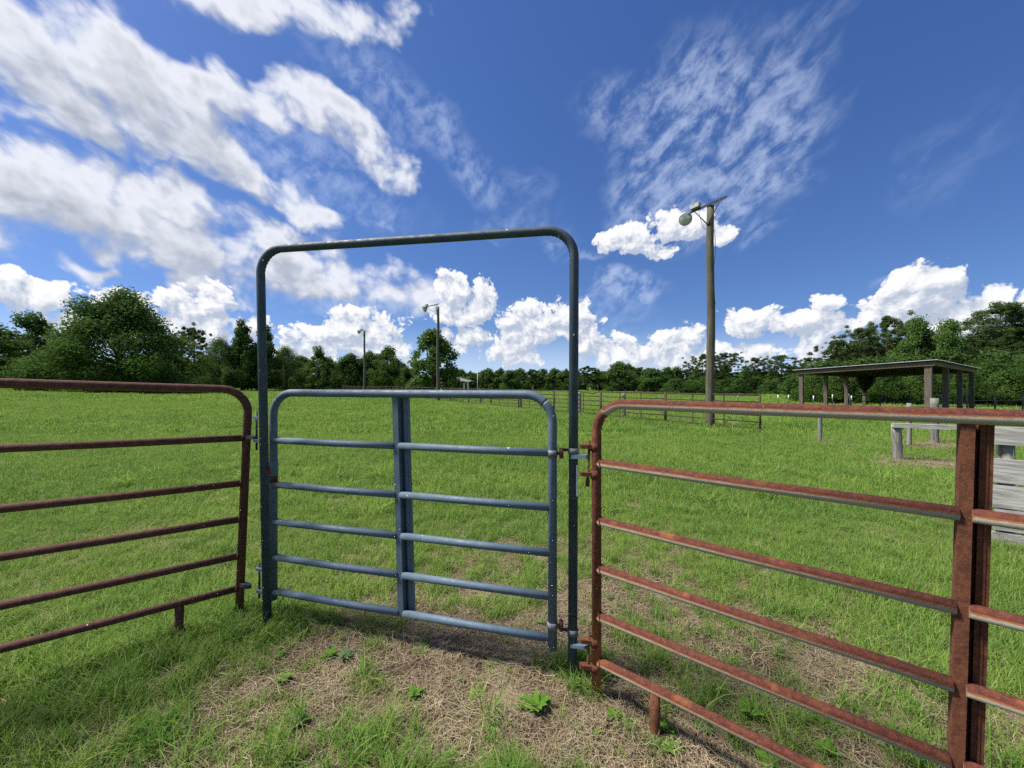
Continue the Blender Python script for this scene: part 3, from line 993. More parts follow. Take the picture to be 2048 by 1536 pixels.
light_pole('farthest wooden floodlight pole, seen through the bow frame left of the house', 729, d3, 0, top3, .165, .11,
    Vector((P(729, 700, d3).x - .55, d3 + .1, top3 + .12)), Vector((P(729, 700, d3).x + .35, d3 - .1, top3 + .05)), .26, (-.5, -.8, -.3), 9, 'floodlight poles round the pasture', False)
x, y = P(955, 775, 80).x, 80.0
M_TRIM0 = material('chalky_paint', plain((.5, .5, .48), .7, 0, .1))
wp = empty('utility_pole', (x, y, float(gz(x, y))), 'thin white pole standing right of the brick house', 'pole')
MB().tube([(x, y, float(gz(x, y)) - .1), (x, y, 4.6)], .065, 8).build('pole', M_TRIM0, wp)
MB().box((x, y, 4.4), (.45, .08, .08)).build('cross_arm', M_TRIM0, wp)

# ------------------------------------------------------------------ open shed
SD = 20.0
def at(px, d): return Vector(((px - CX) / FPX * d, d, 0))
FR_, FL_ = at(1857, SD), at(1603, SD * 1.25)
BR_ = at(1943, SD * 1.33)
BL_ = FL_ + BR_ - FR_
su, sv = (FL_ - FR_).normalized(), (BR_ - FR_).normalized()
def roof_z(p):
    a, b = (p - FR_).dot(su) / (FL_ - FR_).length, (p - FR_).dot(sv) / (BR_ - FR_).length
    return 2.80 - .29 * a - .13 * b
shed = empty('open_shed', (FR_.x, FR_.y, float(gz(FR_.x, FR_.y))), 'open wooden pole shed with flat metal roof, right background', 'shed')
def shed_post(p, w):
    z0 = float(gz(p.x, p.y))
    zt = roof_z(p) - .22
    MB().box((p.x, p.y, (z0 - .2 + zt) / 2), (w, w, zt - z0 + .2), su, sv, (0, 0, 1)).build('post', M_SHED_Z, shed)
for k in range(4):
    shed_post(FR_.lerp(BR_, k / 3), .26 if k == 0 else .235)
    shed_post(FL_.lerp(BL_, k / 3), .21)
def beam(a, b, w, h, drop, name='beam', mat=M_SHED_B):
    a, b = Vector(a), Vector(b)
    a.z, b.z = roof_z(a) - drop, roof_z(b) - drop
    d = (b - a).normalized()
    s = Vector((-d.y, d.x, 0)).normalized()
    u = d.cross(s)
    me = MB().box((0, 0, 0), ((b - a).length, w, h)).mesh(name, mat)
    o = link(name, me, shed)
    mw = Matrix((d, s, u)).transposed().to_4x4()
    o.matrix_local = Matrix.Translation((a + b) / 2 - Vector(shed.location)) @ mw
    return o
ov = .25
M_RAFTER_SHADE = material('shaded_rafter', plain((.04, .032, .026), .95))  # near-black rafters: shade under the roof put into the colour
beam(FR_ - su * ov - sv * .18, FL_ + su * ov - sv * .18, .05, .24, .15)
beam(FR_ - su * .18 - sv * .15, BR_ + sv * .2 - su * .18, .05, .22, .15)
beam(FL_ + su * .16, BL_ + su * .16, .05, .20, .15)
beam(BR_ + sv * .15 - su * .1, BL_ + sv * .15 + su * .1, .05, .20, .15)
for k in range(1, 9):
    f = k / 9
    beam(FR_.lerp(BR_, f) - su * .12, FL_.lerp(BL_, f) + su * .12, .045, .14, .12, 'rafter', M_RAFTER_SHADE)
M_ROOF_SHADE = material('painted_roof_shade', plain((.022, .018, .015), .95))  # for a sheet added below the roof; its dark colour stands in for shade
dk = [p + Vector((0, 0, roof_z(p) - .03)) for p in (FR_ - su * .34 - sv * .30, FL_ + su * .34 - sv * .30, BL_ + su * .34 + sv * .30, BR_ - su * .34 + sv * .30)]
MB().poly(dk + [p - Vector((0, 0, .015)) for p in dk], [(0, 1, 2, 3), (7, 6, 5, 4), (0, 4, 5, 1), (1, 5, 6, 2), (2, 6, 7, 3), (3, 7, 4, 0)]).build('roof_shade_sheet', M_ROOF_SHADE, shed)
NS = 12
tot = (BR_ - FR_).length + .7
for k in range(NS):
    m = MB()
    v0 = -.35 + tot * k / NS
    w = tot / NS + .05
    nn = 15
    vs = []
    for side in (0, 1):
        for i in range(nn):
            b = v0 + w * i / (nn - 1)
            p = FR_ + sv * b + su * (-.38 if side == 0 else (FL_ - FR_).length + .38)
            zz = roof_z(p) + .012 * (1 if i % 2 else -1) + .012 + (.008 if k % 2 else 0)
            vs.append(Vector((p.x, p.y, zz)))
    fs = [(i, i + 1, nn + i + 1, nn + i) for i in range(nn - 1)]
    vs2 = [v + Vector((0, 0, .006)) for v in vs]
    fs2 = [tuple(2 * nn + j for j in f)[::-1] for f in fs]
    edge = []
    for i in range(nn - 1):
        edge.append((i + 1, i, 2 * nn + i, 2 * nn + i + 1)); edge.append((nn + i, nn + i + 1, 3 * nn + i + 1, 3 * nn + i))
    m.poly(vs + vs2, fs + fs2 + edge)
    m.build('roof_sheet', M_GALV, shed)

# ------------------------------------------------------------------ black pipe fence behind the shed
def black_fence(pts, label):
    root = empty('pipe_fence', (pts[0][0], pts[0][1], float(gz(*pts[0]))), label, 'fence')
    for (a, b) in zip(pts[:-1], pts[1:]):
        a, b = Vector((a[0], a[1], 0)), Vector((b[0], b[1], 0))
        n = max(1, round((b - a).length / 2.6))
        for k in range(n):
            p, q = a.lerp(b, k / n), a.lerp(b, (k + 1) / n)
            zp, zq = float(gz(p.x, p.y)), float(gz(q.x, q.y))
            MB().tube([(p.x, p.y, zp - .1), (p.x, p.y, zp + 1.38)], .045, 8).build('post', M_BLACK, root)
            for h in (1.36, .92, .48):
                MB().tube([(p.x, p.y, zp + h), (q.x, q.y, zq + h)], .032, 6, caps=False).build('rail', M_BLACK, root)
    return root
black_fence([(25.5, 29.0), (40.5, 30.5), (46, 27)], 'black steel pipe fence running behind the open shed')

M_CAP = material('weathered_white', plain((.55, .56, .56), .6, 0, .1))
# white-topped thin posts left of the shed
for i, (px, d) in enumerate(((1476, 40), (1556, 33), (1577, 35), (1627, 31), (1665, 36), (1697, 38), (1703, 33))):
    p = at(px, d)
    z0 = float(gz(p.x, p.y))
    lab = 'white-capped thin fence post beyond the lamp pole base' if i == 0 else 'thin fence post with white cap left of the open shed, %s from the left' % ORD[i - 1]
    r = empty('wire_fence_post', (p.x, p.y, z0), lab, 'fence post', 'white-capped posts by the shed')
    MB().tube([(p.x, p.y, z0 - .1), (p.x, p.y, z0 + 1.05)], .03, 6).build('stake', M_BLACK, r)
    MB().tube([(p.x, p.y, z0 + .85), (p.x, p.y, z0 + 1.27)], .042, 8).build('cap', M_CAP, r)

# ------------------------------------------------------------------ old grey posts and boards in the right foreground field
g = ground_at(1797, 921)
round_post('wooden_post', 'thick weathered grey post under the end of a low beam', g.x, g.y, .70, .086, M_GREY_Z, 'old grey posts in the grass', (-.05, 0), seed=21)
def gbox(name, label, a, b, w, h, mat, cat):
    a, b = Vector(a), Vector(b)
    d = (b - a).normalized()
    s = Vector((-d.y, d.x, 0)).normalized()
    u = d.cross(s)
    me = MB().box((0, 0, 0), ((b - a).length, w, h)).mesh(name, mat)
    o = link(name, me)
    o.matrix_world = Matrix.Translation((a + b) / 2) @ Matrix((d, s, u)).transposed().to_4x4()
    return tag(o, label, cat) if label else o
b0 = Vector((g.x - .15, g.y - .02, .745 + g.z))
gbox('wooden_beam', 'low weathered grey beam resting on the thick post', b0, b0 + Vector((2.35, -1.05, -.01)), .10, .085, M_GREY_X, 'beam')['kind'] = 'thing'
g2 = b0 + Vector((2.25, -1.0, 0))
round_post('wooden_post', 'weathered grey post under the beam end beside the board fence', g2.x, g2.y, .70, .09, M_GREY_Z, 'old grey posts in the grass', seed=22)
for (px, py, h, r, lab, sd) in ((1640, 885, .98, .050, 'slim grey post alone in the grass left of the beam', 23),
                               (1818, 893, 1.10, .050, 'slim grey post just behind the thick weathered post', 24),
                               (1869, 888, 1.22, .085, 'tall pale grey post right of the slim post, before the shed', 25)):
    g = ground_at(px, py)
    round_post('wooden_post', lab, g.x, g.y, h, r, M_GREY_Z, 'old grey posts in the grass', seed=sd)
bx, by = 4.86, 3.92
bz = float(gz(bx, by))
bf = empty('board_fence', (bx, by, bz), 'weathered grey board fence at the right edge behind the rusty panel', 'board fence')
bd = Vector((.80, -.60, 0)).normalized()
bs = Vector((-bd.y, bd.x, 0))
rgb = random.Random(8)
for (zc, hh) in ((1.075, .165), (.735, .235), (.490, .225), (.260, .21), (.055, .14)):
    me = MB().box((0, 0, 0), (2.9, .038, hh)).mesh('board', M_GREY_X)
    o = link('board', me, bf)
    o.matrix_local = Matrix.Translation(bd * (1.45 + rgb.uniform(-.01, .02)) + Vector((0, 0, zc)) + bs * -.045) @ Matrix.Rotation(math.atan2(bd.y, bd.x), 4, 'Z') @ Matrix.Rotation(rgb.uniform(-.008, .008), 4, 'Y')
for t in (.12, 1.5, 2.8):
    MB().tube([Vector((bx, by, bz - .2)) + bd * t + bs * .04, Vector((bx, by, bz + 1.12)) + bd * t + bs * .04], .06, 10).build('post', M_GREY_Z, bf)
MB().box(Vector((bx, by, bz + .60)) - bd * .035 - bs * .0, (.03, .06, 1.15), bd, bs, (0, 0, 1)).build('end_cleat', M_GREY_Z, bf)

# ------------------------------------------------------------------ far board fence on the left
pl = [(-74, 42), (-73.5, 49), (-73, 57), (-71, 66), (-66, 76), (-60, 85), (-45.5, 95)]
bfl = empty('paddock_fence', (pl[0][0], pl[0][1], float(gz(*pl[0]))), 'dark wooden board fence along the trees on the far left', 'board fence')
for (a, b) in zip(pl[:-1], pl[1:]):
    a, b = Vector((*a, 0)), Vector((*b, 0))
    n = max(1, round((b - a).length / 2.4))
    for k in range(n):
        p, q = a.lerp(b, k / n), a.lerp(b, (k + 1) / n)
        zp, zq = float(gz(p.x, p.y)), float(gz(q.x, q.y))
        MB().box((p.x, p.y, zp + .6), (.13, .13, 1.5)).build('post', M_FENCE_WOOD, bfl)
        for h in (1.25, .85, .45):
            d = (Vector((q.x, q.y, zq)) - Vector((p.x, p.y, zp)))
            dn = d.normalized()
            s = Vector((-dn.y, dn.x, 0)).normalized()
            MB().box(Vector((p.x, p.y, zp + h)) + d / 2 + Vector((s.x, s.y, 0)) * -.085, (d.length - .01, .035, .15), dn, s, dn.cross(s)).build('board', M_FENCE_WOOD, bfl)

# ------------------------------------------------------------------ far buildings
def _brick(n):
    p = wpos(n)
    c = n.mix(n.ramp(n.noise(p, 3, 4), .3, .7), (.24, .085, .055), (.34, .13, .085))
    return principled(n, c, .9)
M_BRICK = material('brick', _brick)
M_ROOF = material('roof_shingle', plain((.13, .125, .12), .9, 0, .2, 3))
M_TRIM = material('white_trim', plain((.75, .75, .73), .6, 0, .05))
M_GLASS = material('window_glass', plain((.03, .035, .045), .1))
HD = 80.0
hx0, hx1 = P(806, 775, HD).x, P(938, 775, HD).x
hz = float(gz((hx0 + hx1) / 2, HD)) - .05
house = empty('brick_house', ((hx0 + hx1) / 2, HD + 4, hz), 'low red brick house with white porch columns behind the leafy tree', 'house')
ez, rz_ = 2.25, 3.35
MB().box(((hx0 + hx1) / 2 - 1.2, HD + 4, (hz + ez) / 2), (hx1 - hx0 - 3.6, 8, ez - hz)).build('wall', M_BRICK, house)
v = [(hx0 - .4, HD - .5, ez), (hx1 + .4, HD - .5, ez), (hx1 + .4, HD + 8.5, ez), (hx0 - .4, HD + 8.5, ez), (hx0 + 4, HD + 4, rz_), (hx1 - 4, HD + 4, rz_)]
MB().poly(v, [(0, 1, 5, 4), (1, 2, 5), (2, 3, 4, 5), (3, 0, 4), (3, 2, 1, 0)]).build('roof', M_ROOF, house)
MB().box(((hx0 + hx1) / 2, HD - .53, ez - .10), (hx1 - hx0 + .8, .05, .2)).build('fascia', M_TRIM, house)
for k in range(4):
    MB().box((hx1 - .2 - k * .8, HD - .2, (hz + ez) / 2 - .05), (.2, .2, ez - hz - .1)).build('column', M_TRIM, house)
for k in range(4):
    wx = hx0 + 2.4 + k * 2.6
    w = MB().box((wx, HD - .02, hz + 1.35), (1.05, .06, 1.1)).build('window', M_TRIM, house)
    for s in (-1, 1):
        MB().box((wx + s * .23, HD - .06, hz + 1.35), (.42, .03, .98)).build('pane', M_GLASS, w)
bx_, by_ = -83.0, 56.0
bz_ = float(gz(bx_, by_))
barn = empty('barn', (bx_, by_, bz_), 'dark barn with pale metal roof edge at the far left', 'barn')
MB().box((bx_, by_, bz_ + 1.1), (9, 7, 2.3)).build('wall', M_FENCE_WOOD, barn)
v = [(bx_ - 5, by_ - 4, bz_ + 2.3), (bx_ + 5, by_ - 4, bz_ + 2.3), (bx_ + 5, by_ + 4, bz_ + 2.3), (bx_ - 5, by_ + 4, bz_ + 2.3), (bx_ - 5, by_, bz_ + 3.0), (bx_ + 5, by_, bz_ + 3.0)]
MB().poly(v + [(a, b, c - .08) for a, b, c in v], [(0, 1, 5, 4), (2, 3, 4, 5), (7, 6, 10, 11), (9, 8, 11, 10), (0, 6, 7, 1), (2, 8, 9, 3), (1, 7, 11, 5), (5, 11, 8, 2), (4, 10, 6, 0), (3, 9, 10, 4)]).build('roof', M_GALV, barn)
MB().box((bx_ + 1, by_ - 3.53, bz_ + .95), (2.6, .05, 1.9)).build('door', M_STEEL, barn)
tx_, ty_ = P(214, 760, 62).x, 62.0
tz_ = float(gz(tx_, ty_))
M_BLUEBOX = material('faded_blue_panel', plain((.045, .075, .17), .5, 0, .3, 2))
tr = empty('utility_trailer', (tx_, ty_, tz_), 'small blue trailer parked under the big oak', 'trailer')
MB().box((tx_, ty_, tz_ + .85), (3.4, 1.6, .7)).build('bed', M_BLUEBOX, tr)
MB().box((tx_ - .4, ty_, tz_ + 1.35), (2.0, 1.4, .28)).build('load', M_BLUEBOX, tr)
for s in (-.6, .5):
    MB().tube([(tx_ + s, ty_ - .9, tz_ + .33), (tx_ + s, ty_ - .7, tz_ + .33)], .33, 16).build('wheel', M_BLACK, tr)
MB().tube([(tx_ + 1.7, ty_, tz_ + .55), (tx_ + 2.8, ty_, tz_ + .5)], .05, 8).build('tongue', M_STEEL, tr)

# ------------------------------------------------------------------ trees
def leaf_mesh(name, clusters, n, size, rng, mat, slim=.55, up=.25):
    """n small rhombic sprays scattered through the clusters (centre, radius, flatness)"""
    c = np.array([k[0] for k in clusters], float)
    r = np.array([k[1] for k in clusters], float)
    fl = np.array([k[2] for k in clusters], float)
    idx = rng.choice(len(c), n, p=r ** 2 / (r ** 2).sum())
    d = rng.normal(size=(n, 3)); d /= np.linalg.norm(d, axis=1)[:, None]
    rad = rng.random(n) ** .40
    off = d * (rad * r[idx] * rng.uniform(.75, 1.2, n))[:, None]
    off[:, 2] *= fl[idx]
    pos = c[idx] + off
    nrm = d * .8 + rng.normal(size=(n, 3)) * .65
    nrm[:, 2] += up
    nrm /= np.linalg.norm(nrm, axis=1)[:, None]
    t = rng.normal(size=(n, 3)); t -= nrm * (t * nrm).sum(1)[:, None]; t /= np.linalg.norm(t, axis=1)[:, None]
    b = np.cross(nrm, t)
    s = size * rng.uniform(.55, 1.35, n)[:, None]
    v = np.stack([pos - t * s, pos + b * s * slim, pos + t * s, pos - b * s * slim], 1)
    v[:, 0] -= nrm * s * .12; v[:, 2] -= nrm * s * .18
    return mesh_np(name, v.reshape(-1, 3), np.arange(n * 4).reshape(n, 4), mat, False)

def limb(m, a, b, r0, r1, rng, sides=7, sag=.0, n=5):
    pts = []
    a, b = Vector(a), Vector(b)
    L = (b - a).length
    for k in range(n + 1):
        f = k / n
        j = Vector(rng.normal(size=3)) * L * .035 * (1 if 0 < k < n else 0)
        pts.append(a.lerp(b, f) + j + Vector((0, 0, sag * L * math.sin(math.pi * f))))
    m.tube(pts, [r0 + (r1 - r0) * k / n for k in range(n + 1)], sides, caps=False)

def broadleaf(seed, H, Wd, n, size, mat, base=.14, ncl=70, top=.62, fine=.13, flat=.72, slim=.6, hollow=.5):
    """round crown of uneven lobes"""
    rng = np.random.default_rng(seed)
    ph = rng.uniform(0, 6.28, 4)
    cl = []
    while len(cl) < ncl:
        f = rng.random()
        z = H * (base + (1 - base) * f)
        prof = math.sin(math.pi * min(1, (f * .93 + .07)) ** top) ** .75 if f < 1 else 0
        th = rng.uniform(0, 6.283)
        lob = 1 + .20 * math.sin(2 * th + ph[0]) + .18 * math.sin(3 * th + ph[1] + 6 * f) + .14 * math.sin(5 * th + ph[2] - 8 * f) + rng.uniform(-.05, .16)
        rr = Wd / 2 * max(prof, .12) * lob * (hollow + (1 - hollow) * math.sqrt(rng.random())) * .86
        cl.append(((rr * math.cos(th), rr * math.sin(th), z * (.93 + .05 * math.sin(3 * th + ph[3]) + .03 * math.sin(7 * th + ph[1])) - .03 * H), Wd * fine * rng.uniform(.55, 1.25), flat))
    crown = leaf_mesh('crown', cl, n, size, rng, mat, slim)
    m = MB()
    rt = H * .022 + .05
    fork = H * .30
    m.tube([(0, 0, -.3), (0, 0, .15), (.02 * H * .3, 0, fork * .6), (0, .01 * H, fork), (0, 0, H * .62)], [rt * 1.45, rt * 1.1, rt * .95, rt * .8, rt * .3], 10, caps=False)
    for k in rng.choice(len(cl), min(22, len(cl)), replace=False):
        c = cl[k][0]
        z0 = min(fork * rng.uniform(.6, 1.5), c[2] * .8)
        limb(m, (0, 0, z0), c, rt * .42, rt * .08, rng, 6, .06)
    return m.mesh('trunk', M_BARK), crown

def pine(seed, H, n, size, mat=None, start=.42, spread=.20, nb=34, lean=.0):
    rng = np.random.default_rng(seed)
    m = MB()
    rt = .016 * H + .05
    pts = [Vector((lean * H * (k / 6) ** 2 + .01 * H * math.sin(k + seed), .008 * H * math.cos(k * 1.3), H * .97 * k / 6 - .2)) for k in range(7)]
    m.tube(pts, [rt * (1 - .86 * k / 6) for k in range(7)], 8, caps=False)
    cl = []
    for i in range(nb):
        f = start + (1 - start) * (i + rng.random()) / nb
        z = H * f
        w = (f - start) / (1 - start)
        L = H * spread * (.45 + .75 * math.sin(math.pi * min(1, w * .75 + .22))) * rng.uniform(.55, 1.2)
        if w > .9:
            L *= .5
        th = rng.uniform(0, 6.283)
        base = Vector((lean * H * f * f, 0, z))
        tip = base + Vector((math.cos(th) * L, math.sin(th) * L, L * rng.uniform(.05, .5)))
        limb(m, base, tip, rt * .22, rt * .06, rng, 5, -.05, 4)
        for k in range(5):
            g = rng.uniform(.35, 1.08)
            p = base.lerp(tip, g) + Vector(rng.normal(size=3)) * L * .17
            cl.append((tuple(p), H * .028 * rng.uniform(.6, 1.6), .85))
    cl.append(((lean * H, 0, H * .97), H * .05, .8))
    return m.mesh('trunk', M_BARK), leaf_mesh('crown', cl, n, size, rng, mat or M_LEAF_PINE, .30, .45)

def put_tree(name, proto, dims, px, d, top, wpx, label, cat='tree', group=None, rot=None, sink=0.0):
    x = (px - CX) / FPX * d
    z0 = float(gz(x, d)) - sink
    H = EYE + (CY - top) / FPX * d - z0
    wid = wpx / FPX * d
    r = empty(name, (x, d, z0), label, cat, group)
    r.rotation_euler = (0, 0, (px * .77 + d) % 6.28 if rot is None else rot)
    r.scale = (wid / dims[1], wid / dims[1], H / dims[0])
    link('trunk', proto[0], r)
    link('crown', proto[1], r)
    return r

OAK_BIG = broadleaf(1, 15, 17, 64000, .165, M_LEAF_OAK, .03, 190, .52, .105, .85, hollow=.30)
OAK_A = broadleaf(2, 12, 10, 14000, .20, M_LEAF_OAK, .04, 90, .58, .13, .85, hollow=.3)
OAK_B = broadleaf(3, 12, 10, 13000, .20, M_LEAF_OAK, .03, 80, .52, .14, .85, hollow=.3)
SOFT = broadleaf(4, 10, 9, 15000, .16, M_LEAF_LIGHT, .03, 80, .55, .13, .95, .28, hollow=.3)
LOOSE = broadleaf(5, 10, 7, 6500, .19, M_LEAF_LIGHT, .16, 50, .6, .13, .9)
TALL = broadleaf(6, 14, 8, 14000, .20, M_LEAF_OAK, .06, 95, .62, .13, .9, hollow=.3)
SYC = broadleaf(7, 10, 8, 10500, .17, M_LEAF_BRIGHT, .08, 70, .60, .115, .95, .8, .3)
SYC2 = broadleaf(17, 12, 9, 19000, .14, M_LEAF_BRIGHT, .12, 70, .58, .125, .95, .7, .3)
PINE_R = pine(4, 11, 14000, .16, start=.38, spread=.34, nb=46)
PINE_R2 = pine(5, 11, 15000, .17, start=.42, spread=.36, nb=44, lean=.03)
PINE_T = pine(6, 17, 23000, .18, start=.24, spread=.26, nb=66)
FAR = [broadleaf(20 + k, 10, 8, 4600, .28, M_LEAF_OAK, .02, 44, .50 + .06 * k, .16, .9, hollow=.3) for k in range(3)]
FARP = pine(9, 12, 4600, .30, start=.30, spread=.20, nb=34)
BUSH = [broadleaf(30 + k, 4, 5, 10500, .09, M_LEAF_BUSH, .0, 50, .5, .15, .9, .6, .3) for k in range(2)]
DARKB = broadleaf(40, 4, 5, 7500, .12, M_LEAF_OAK, .0, 36, .5, .18, .9, .6, .3)

# left group
T = put_tree
T('oak_tree', OAK_A, (12, 10), -40, 60, 640, 170, 'dark oak cut by the left edge of the picture')
T('oak_tree', OAK_A, (12, 10), 68, 72, 622, 130, 'dark oak with thin top left of the big oak', rot=2.0)
T('oak_tree', OAK_B, (12, 10), 140, 80, 660, 120, 'shaded oak half hidden behind the left side of the big oak')
T('oak_tree', OAK_BIG, (15, 17), 240, 57, 580, 262, 'big spreading dark green oak, largest tree on the left', rot=1.2)
T('oak_tree', OAK_B, (12, 10), 330, 74, 690, 110, 'low dark oak tucked behind the right side of the big oak')
T('pine_tree', PINE_R2, (11, 7.8), 390, 92, 660, 66, 'dark pine rising alone right of the big oak')
T('willow_tree', SOFT, (10, 9), 438, 76, 672, 92, 'soft grey-green rounded tree left of the bow frame post')
T('leafy_tree', TALL, (14, 8), 485, 78, 637, 66, 'tall tree just left of the bow frame post', rot=.6)
T('leafy_tree', TALL, (14, 8), 530, 80, 648, 64, 'tall tree partly hidden by the left bow frame post', rot=3.5)
T('willow_tree', SOFT, (10, 9), 572, 84, 690, 88, 'soft rounded tree just right of the left bow frame post', rot=2.2)
T('leafy_tree', LOOSE, (10, 7), 636, 82, 696, 66, 'loose pale green tree seen through the bow frame', rot=1.0)
T('oak_tree', OAK_B, (12, 10), 700, 86, 703, 84, 'round dark tree left of the far floodlight pole')
T('oak_tree', OAK_B, (12, 10), 738, 90, 698, 70, 'dark tree directly behind the far floodlight pole', rot=4.0)
T('oak_tree', OAK_A, (12, 10), 776, 84, 690, 84, 'dense dark round tree right of the far floodlight pole', rot=5.0)
T('sycamore_tree', SYC, (10, 8), 866, 62, 650, 122, 'bright green open-crowned tree behind the middle floodlight pole', rot=.3)
T('shrub', BUSH[0], (4, 5), 812, 66, 735, 44, 'small green shrub left of the bright tree by the house', 'shrub')
T('shrub', DARKB, (4, 5), 905, 70, 742, 40, 'dark shrub right of the bright tree by the house', 'shrub')
for i, (px, top, w) in enumerate(((352, 700, 80), (420, 705, 80), (468, 690, 70), (512, 690, 80), (560, 712, 84), (604, 708, 84), (655, 712, 84), (706, 716, 84), (756, 706, 90), (802, 722, 60))):
    T('oak_tree', (OAK_A, OAK_B)[i % 2], (12, 10), px, 104, top, w, 'shaded tree of the back row behind the left trees', 'tree', 'back row behind the left trees', rot=i * 1.3)
# low dark growth under the left trees
for i, px in enumerate(range(-60, 830, 44)):
    d = 96 if px > 340 else 84
    T('shrub', DARKB, (4, 5), px + 11 * math.sin(i * 2.1), d, 735 + 7 * math.sin(i * 1.7), 70, 'dark undergrowth shrub in the shade of the left tree group', 'shrub', 'undergrowth below the left trees')
# far tree line across the middle
rt_ = random.Random(4)
px = 905
i = 0
while px < 1700:
    far_top = 738 + rt_.uniform(-7, 8)
    if 1215 < px < 1262: far_top = 722
    if 1275 < px < 1325: far_top = 735
    pr, dm = (FARP, (12, 6.5)) if i % 5 == 3 else (FAR[i % 3], (10, 8))
    T('far_tree', pr, dm, px, 128 + rt_.uniform(-14, 18), far_top, rt_.uniform(42, 58), 'dark tree of the far line across the pasture', 'tree', 'far tree line across the pasture', rot=rt_.uniform(0, 6))
    px += rt_.uniform(17, 25); i += 1
for i, px in enumerate(range(900, 1720, 34)):
    T('far_tree', FAR[i % 3], (10, 8), px + rt_.uniform(-8, 8), 150, 744 + rt_.uniform(-4, 4), 66, 'dark tree of the far line across the pasture', 'tree', 'far tree line across the pasture', rot=rt_.uniform(0, 6))
T('oak_tree', FAR[1], (10, 8), 1238, 112, 722, 60, 'rounded tree standing above the far line right of the bow frame', rot=1.0)
T('oak_tree', FAR[0], (10, 8), 1302, 108, 734, 66, 'broad rounded tree in the far line left of the lamp pole', rot=2.0)
# pines right of centre
for (px, d, top, w, lab) in ((1405, 96, 712, 62, 'round-topped pine directly left of the lamp pole'), (1450, 92, 709, 66, 'round-topped pine directly right of the lamp pole'),
                            (1510, 95, 718, 58, 'smaller round-topped pine between lamp pole and shed'), (1562, 90, 713, 66, 'round-topped pine left of the shed roof'),
                            (1618, 88, 718, 64, 'round-topped pine above the left end of the shed roof')):
    T('pine_tree', (PINE_R, PINE_R2)[px % 2], (11, 7.8), px, d, top, w, lab)
for i, px in enumerate(range(1350, 1640, 32)):
    T('shrub', DARKB, (4, 5), px, 88 + 5 * math.sin(i * 3.), 758 + 4 * math.sin(i * 2.3), 60, 'dark shrub below the row of round-topped pines', 'shrub', 'shrubs below the pines')
# right group
for (nm, pr, dm, px, d, top, w, lab, rot) in (
    ('pine_tree', PINE_R2, (11, 7.8), 1690, 70, 684, 84, 'pine with loose crown at the left of the right-hand group', 1),
    ('pine_tree', PINE_R, (11, 7.8), 1722, 70, 662, 90, 'dark pine behind the left half of the shed roof', 2),
    ('pine_tree', PINE_R2, (11, 7.8), 1775, 72, 642, 96, 'tall dark pine behind the middle of the shed roof', 3),
    ('leafy_tree', SYC2, (12, 9), 1838, 54, 628, 104, 'light green leafy tree towering behind the shed', 4),
    ('leafy_tree', SYC2, (12, 9), 1895, 52, 632, 92, 'light green leafy tree behind the right end of the shed', 1.5),
    ('pine_tree', PINE_T, (17, 9), 1948, 66, 672, 96, 'dense pine just right of the shed', 5),
    ('pine_tree', PINE_T, (17, 9), 2005, 68, 612, 150, 'tallest dark pine at the right edge of the picture', 6),
    ('pine_tree', PINE_T, (17, 9), 2085, 64, 602, 140, 'tall pine cut by the right edge of the picture', 2.4),
    ('pine_tree', PINE_T, (17, 9), 2190, 60, 605, 130, 'tall pine beyond the right edge', 3.4)):
    T(nm, pr, dm, px, d, top, w, lab, rot=rot)
for i, (px, top, w) in enumerate(((1672, 706, 90), (1705, 690, 96), (1742, 676, 100), (1785, 668, 104), (1830, 660, 104), (1878, 664, 104), (1922, 696, 96), (1965, 668, 110), (2015, 650, 120), (2065, 640, 120), (2130, 640, 130))):
    T('leafy_tree', (TALL, OAK_B)[i % 2], ((14, 8), (12, 10))[i % 2], px, 82, top, w, 'shaded tree of the back row behind the shed', 'tree', 'back row behind the shed', rot=i * 1.9)
for i in range(18):
    px = 1635 + i * 27
    T('shrub', BUSH[i % 2], (4, 5), px, 46 - i * .35 + 3 * math.sin(i * 2.2), 748 - i * 1.2 + 9 * math.sin(i * 1.9), 100, 'green leafy bush in the thicket behind the shed', 'shrub', 'thicket behind the shed', rot=i * 1.1)
for i in range(12):
    px = 1650 + i * 42
    T('shrub', DARKB, (4, 5), px, 53 - i * .3, 726 - i * 1.6 + 8 * math.sin(i * 2.9), 130, 'dark bush at the back of the thicket behind the shed', 'shrub', 'dark bushes behind the thicket', rot=i * 1.7)
# vine hanging on the back post of the shed
rv = np.random.default_rng(6)
vb = Vector((BL_.x - .2, BL_.y - .3, 0))
vcl = [((0, 0, 2.05 - float(gz(vb.x, vb.y)) - .2 * k), .62 - .10 * k, .8) for k in range(6)]
vine = tag(link('climbing_vine', leaf_mesh('climbing_vine', vcl, 2600, .11, rv, M_LEAF_VINE), None, (vb.x, vb.y, float(gz(vb.x, vb.y)))), 'dark vine clump hanging from the shed roof on its back post', 'vine')

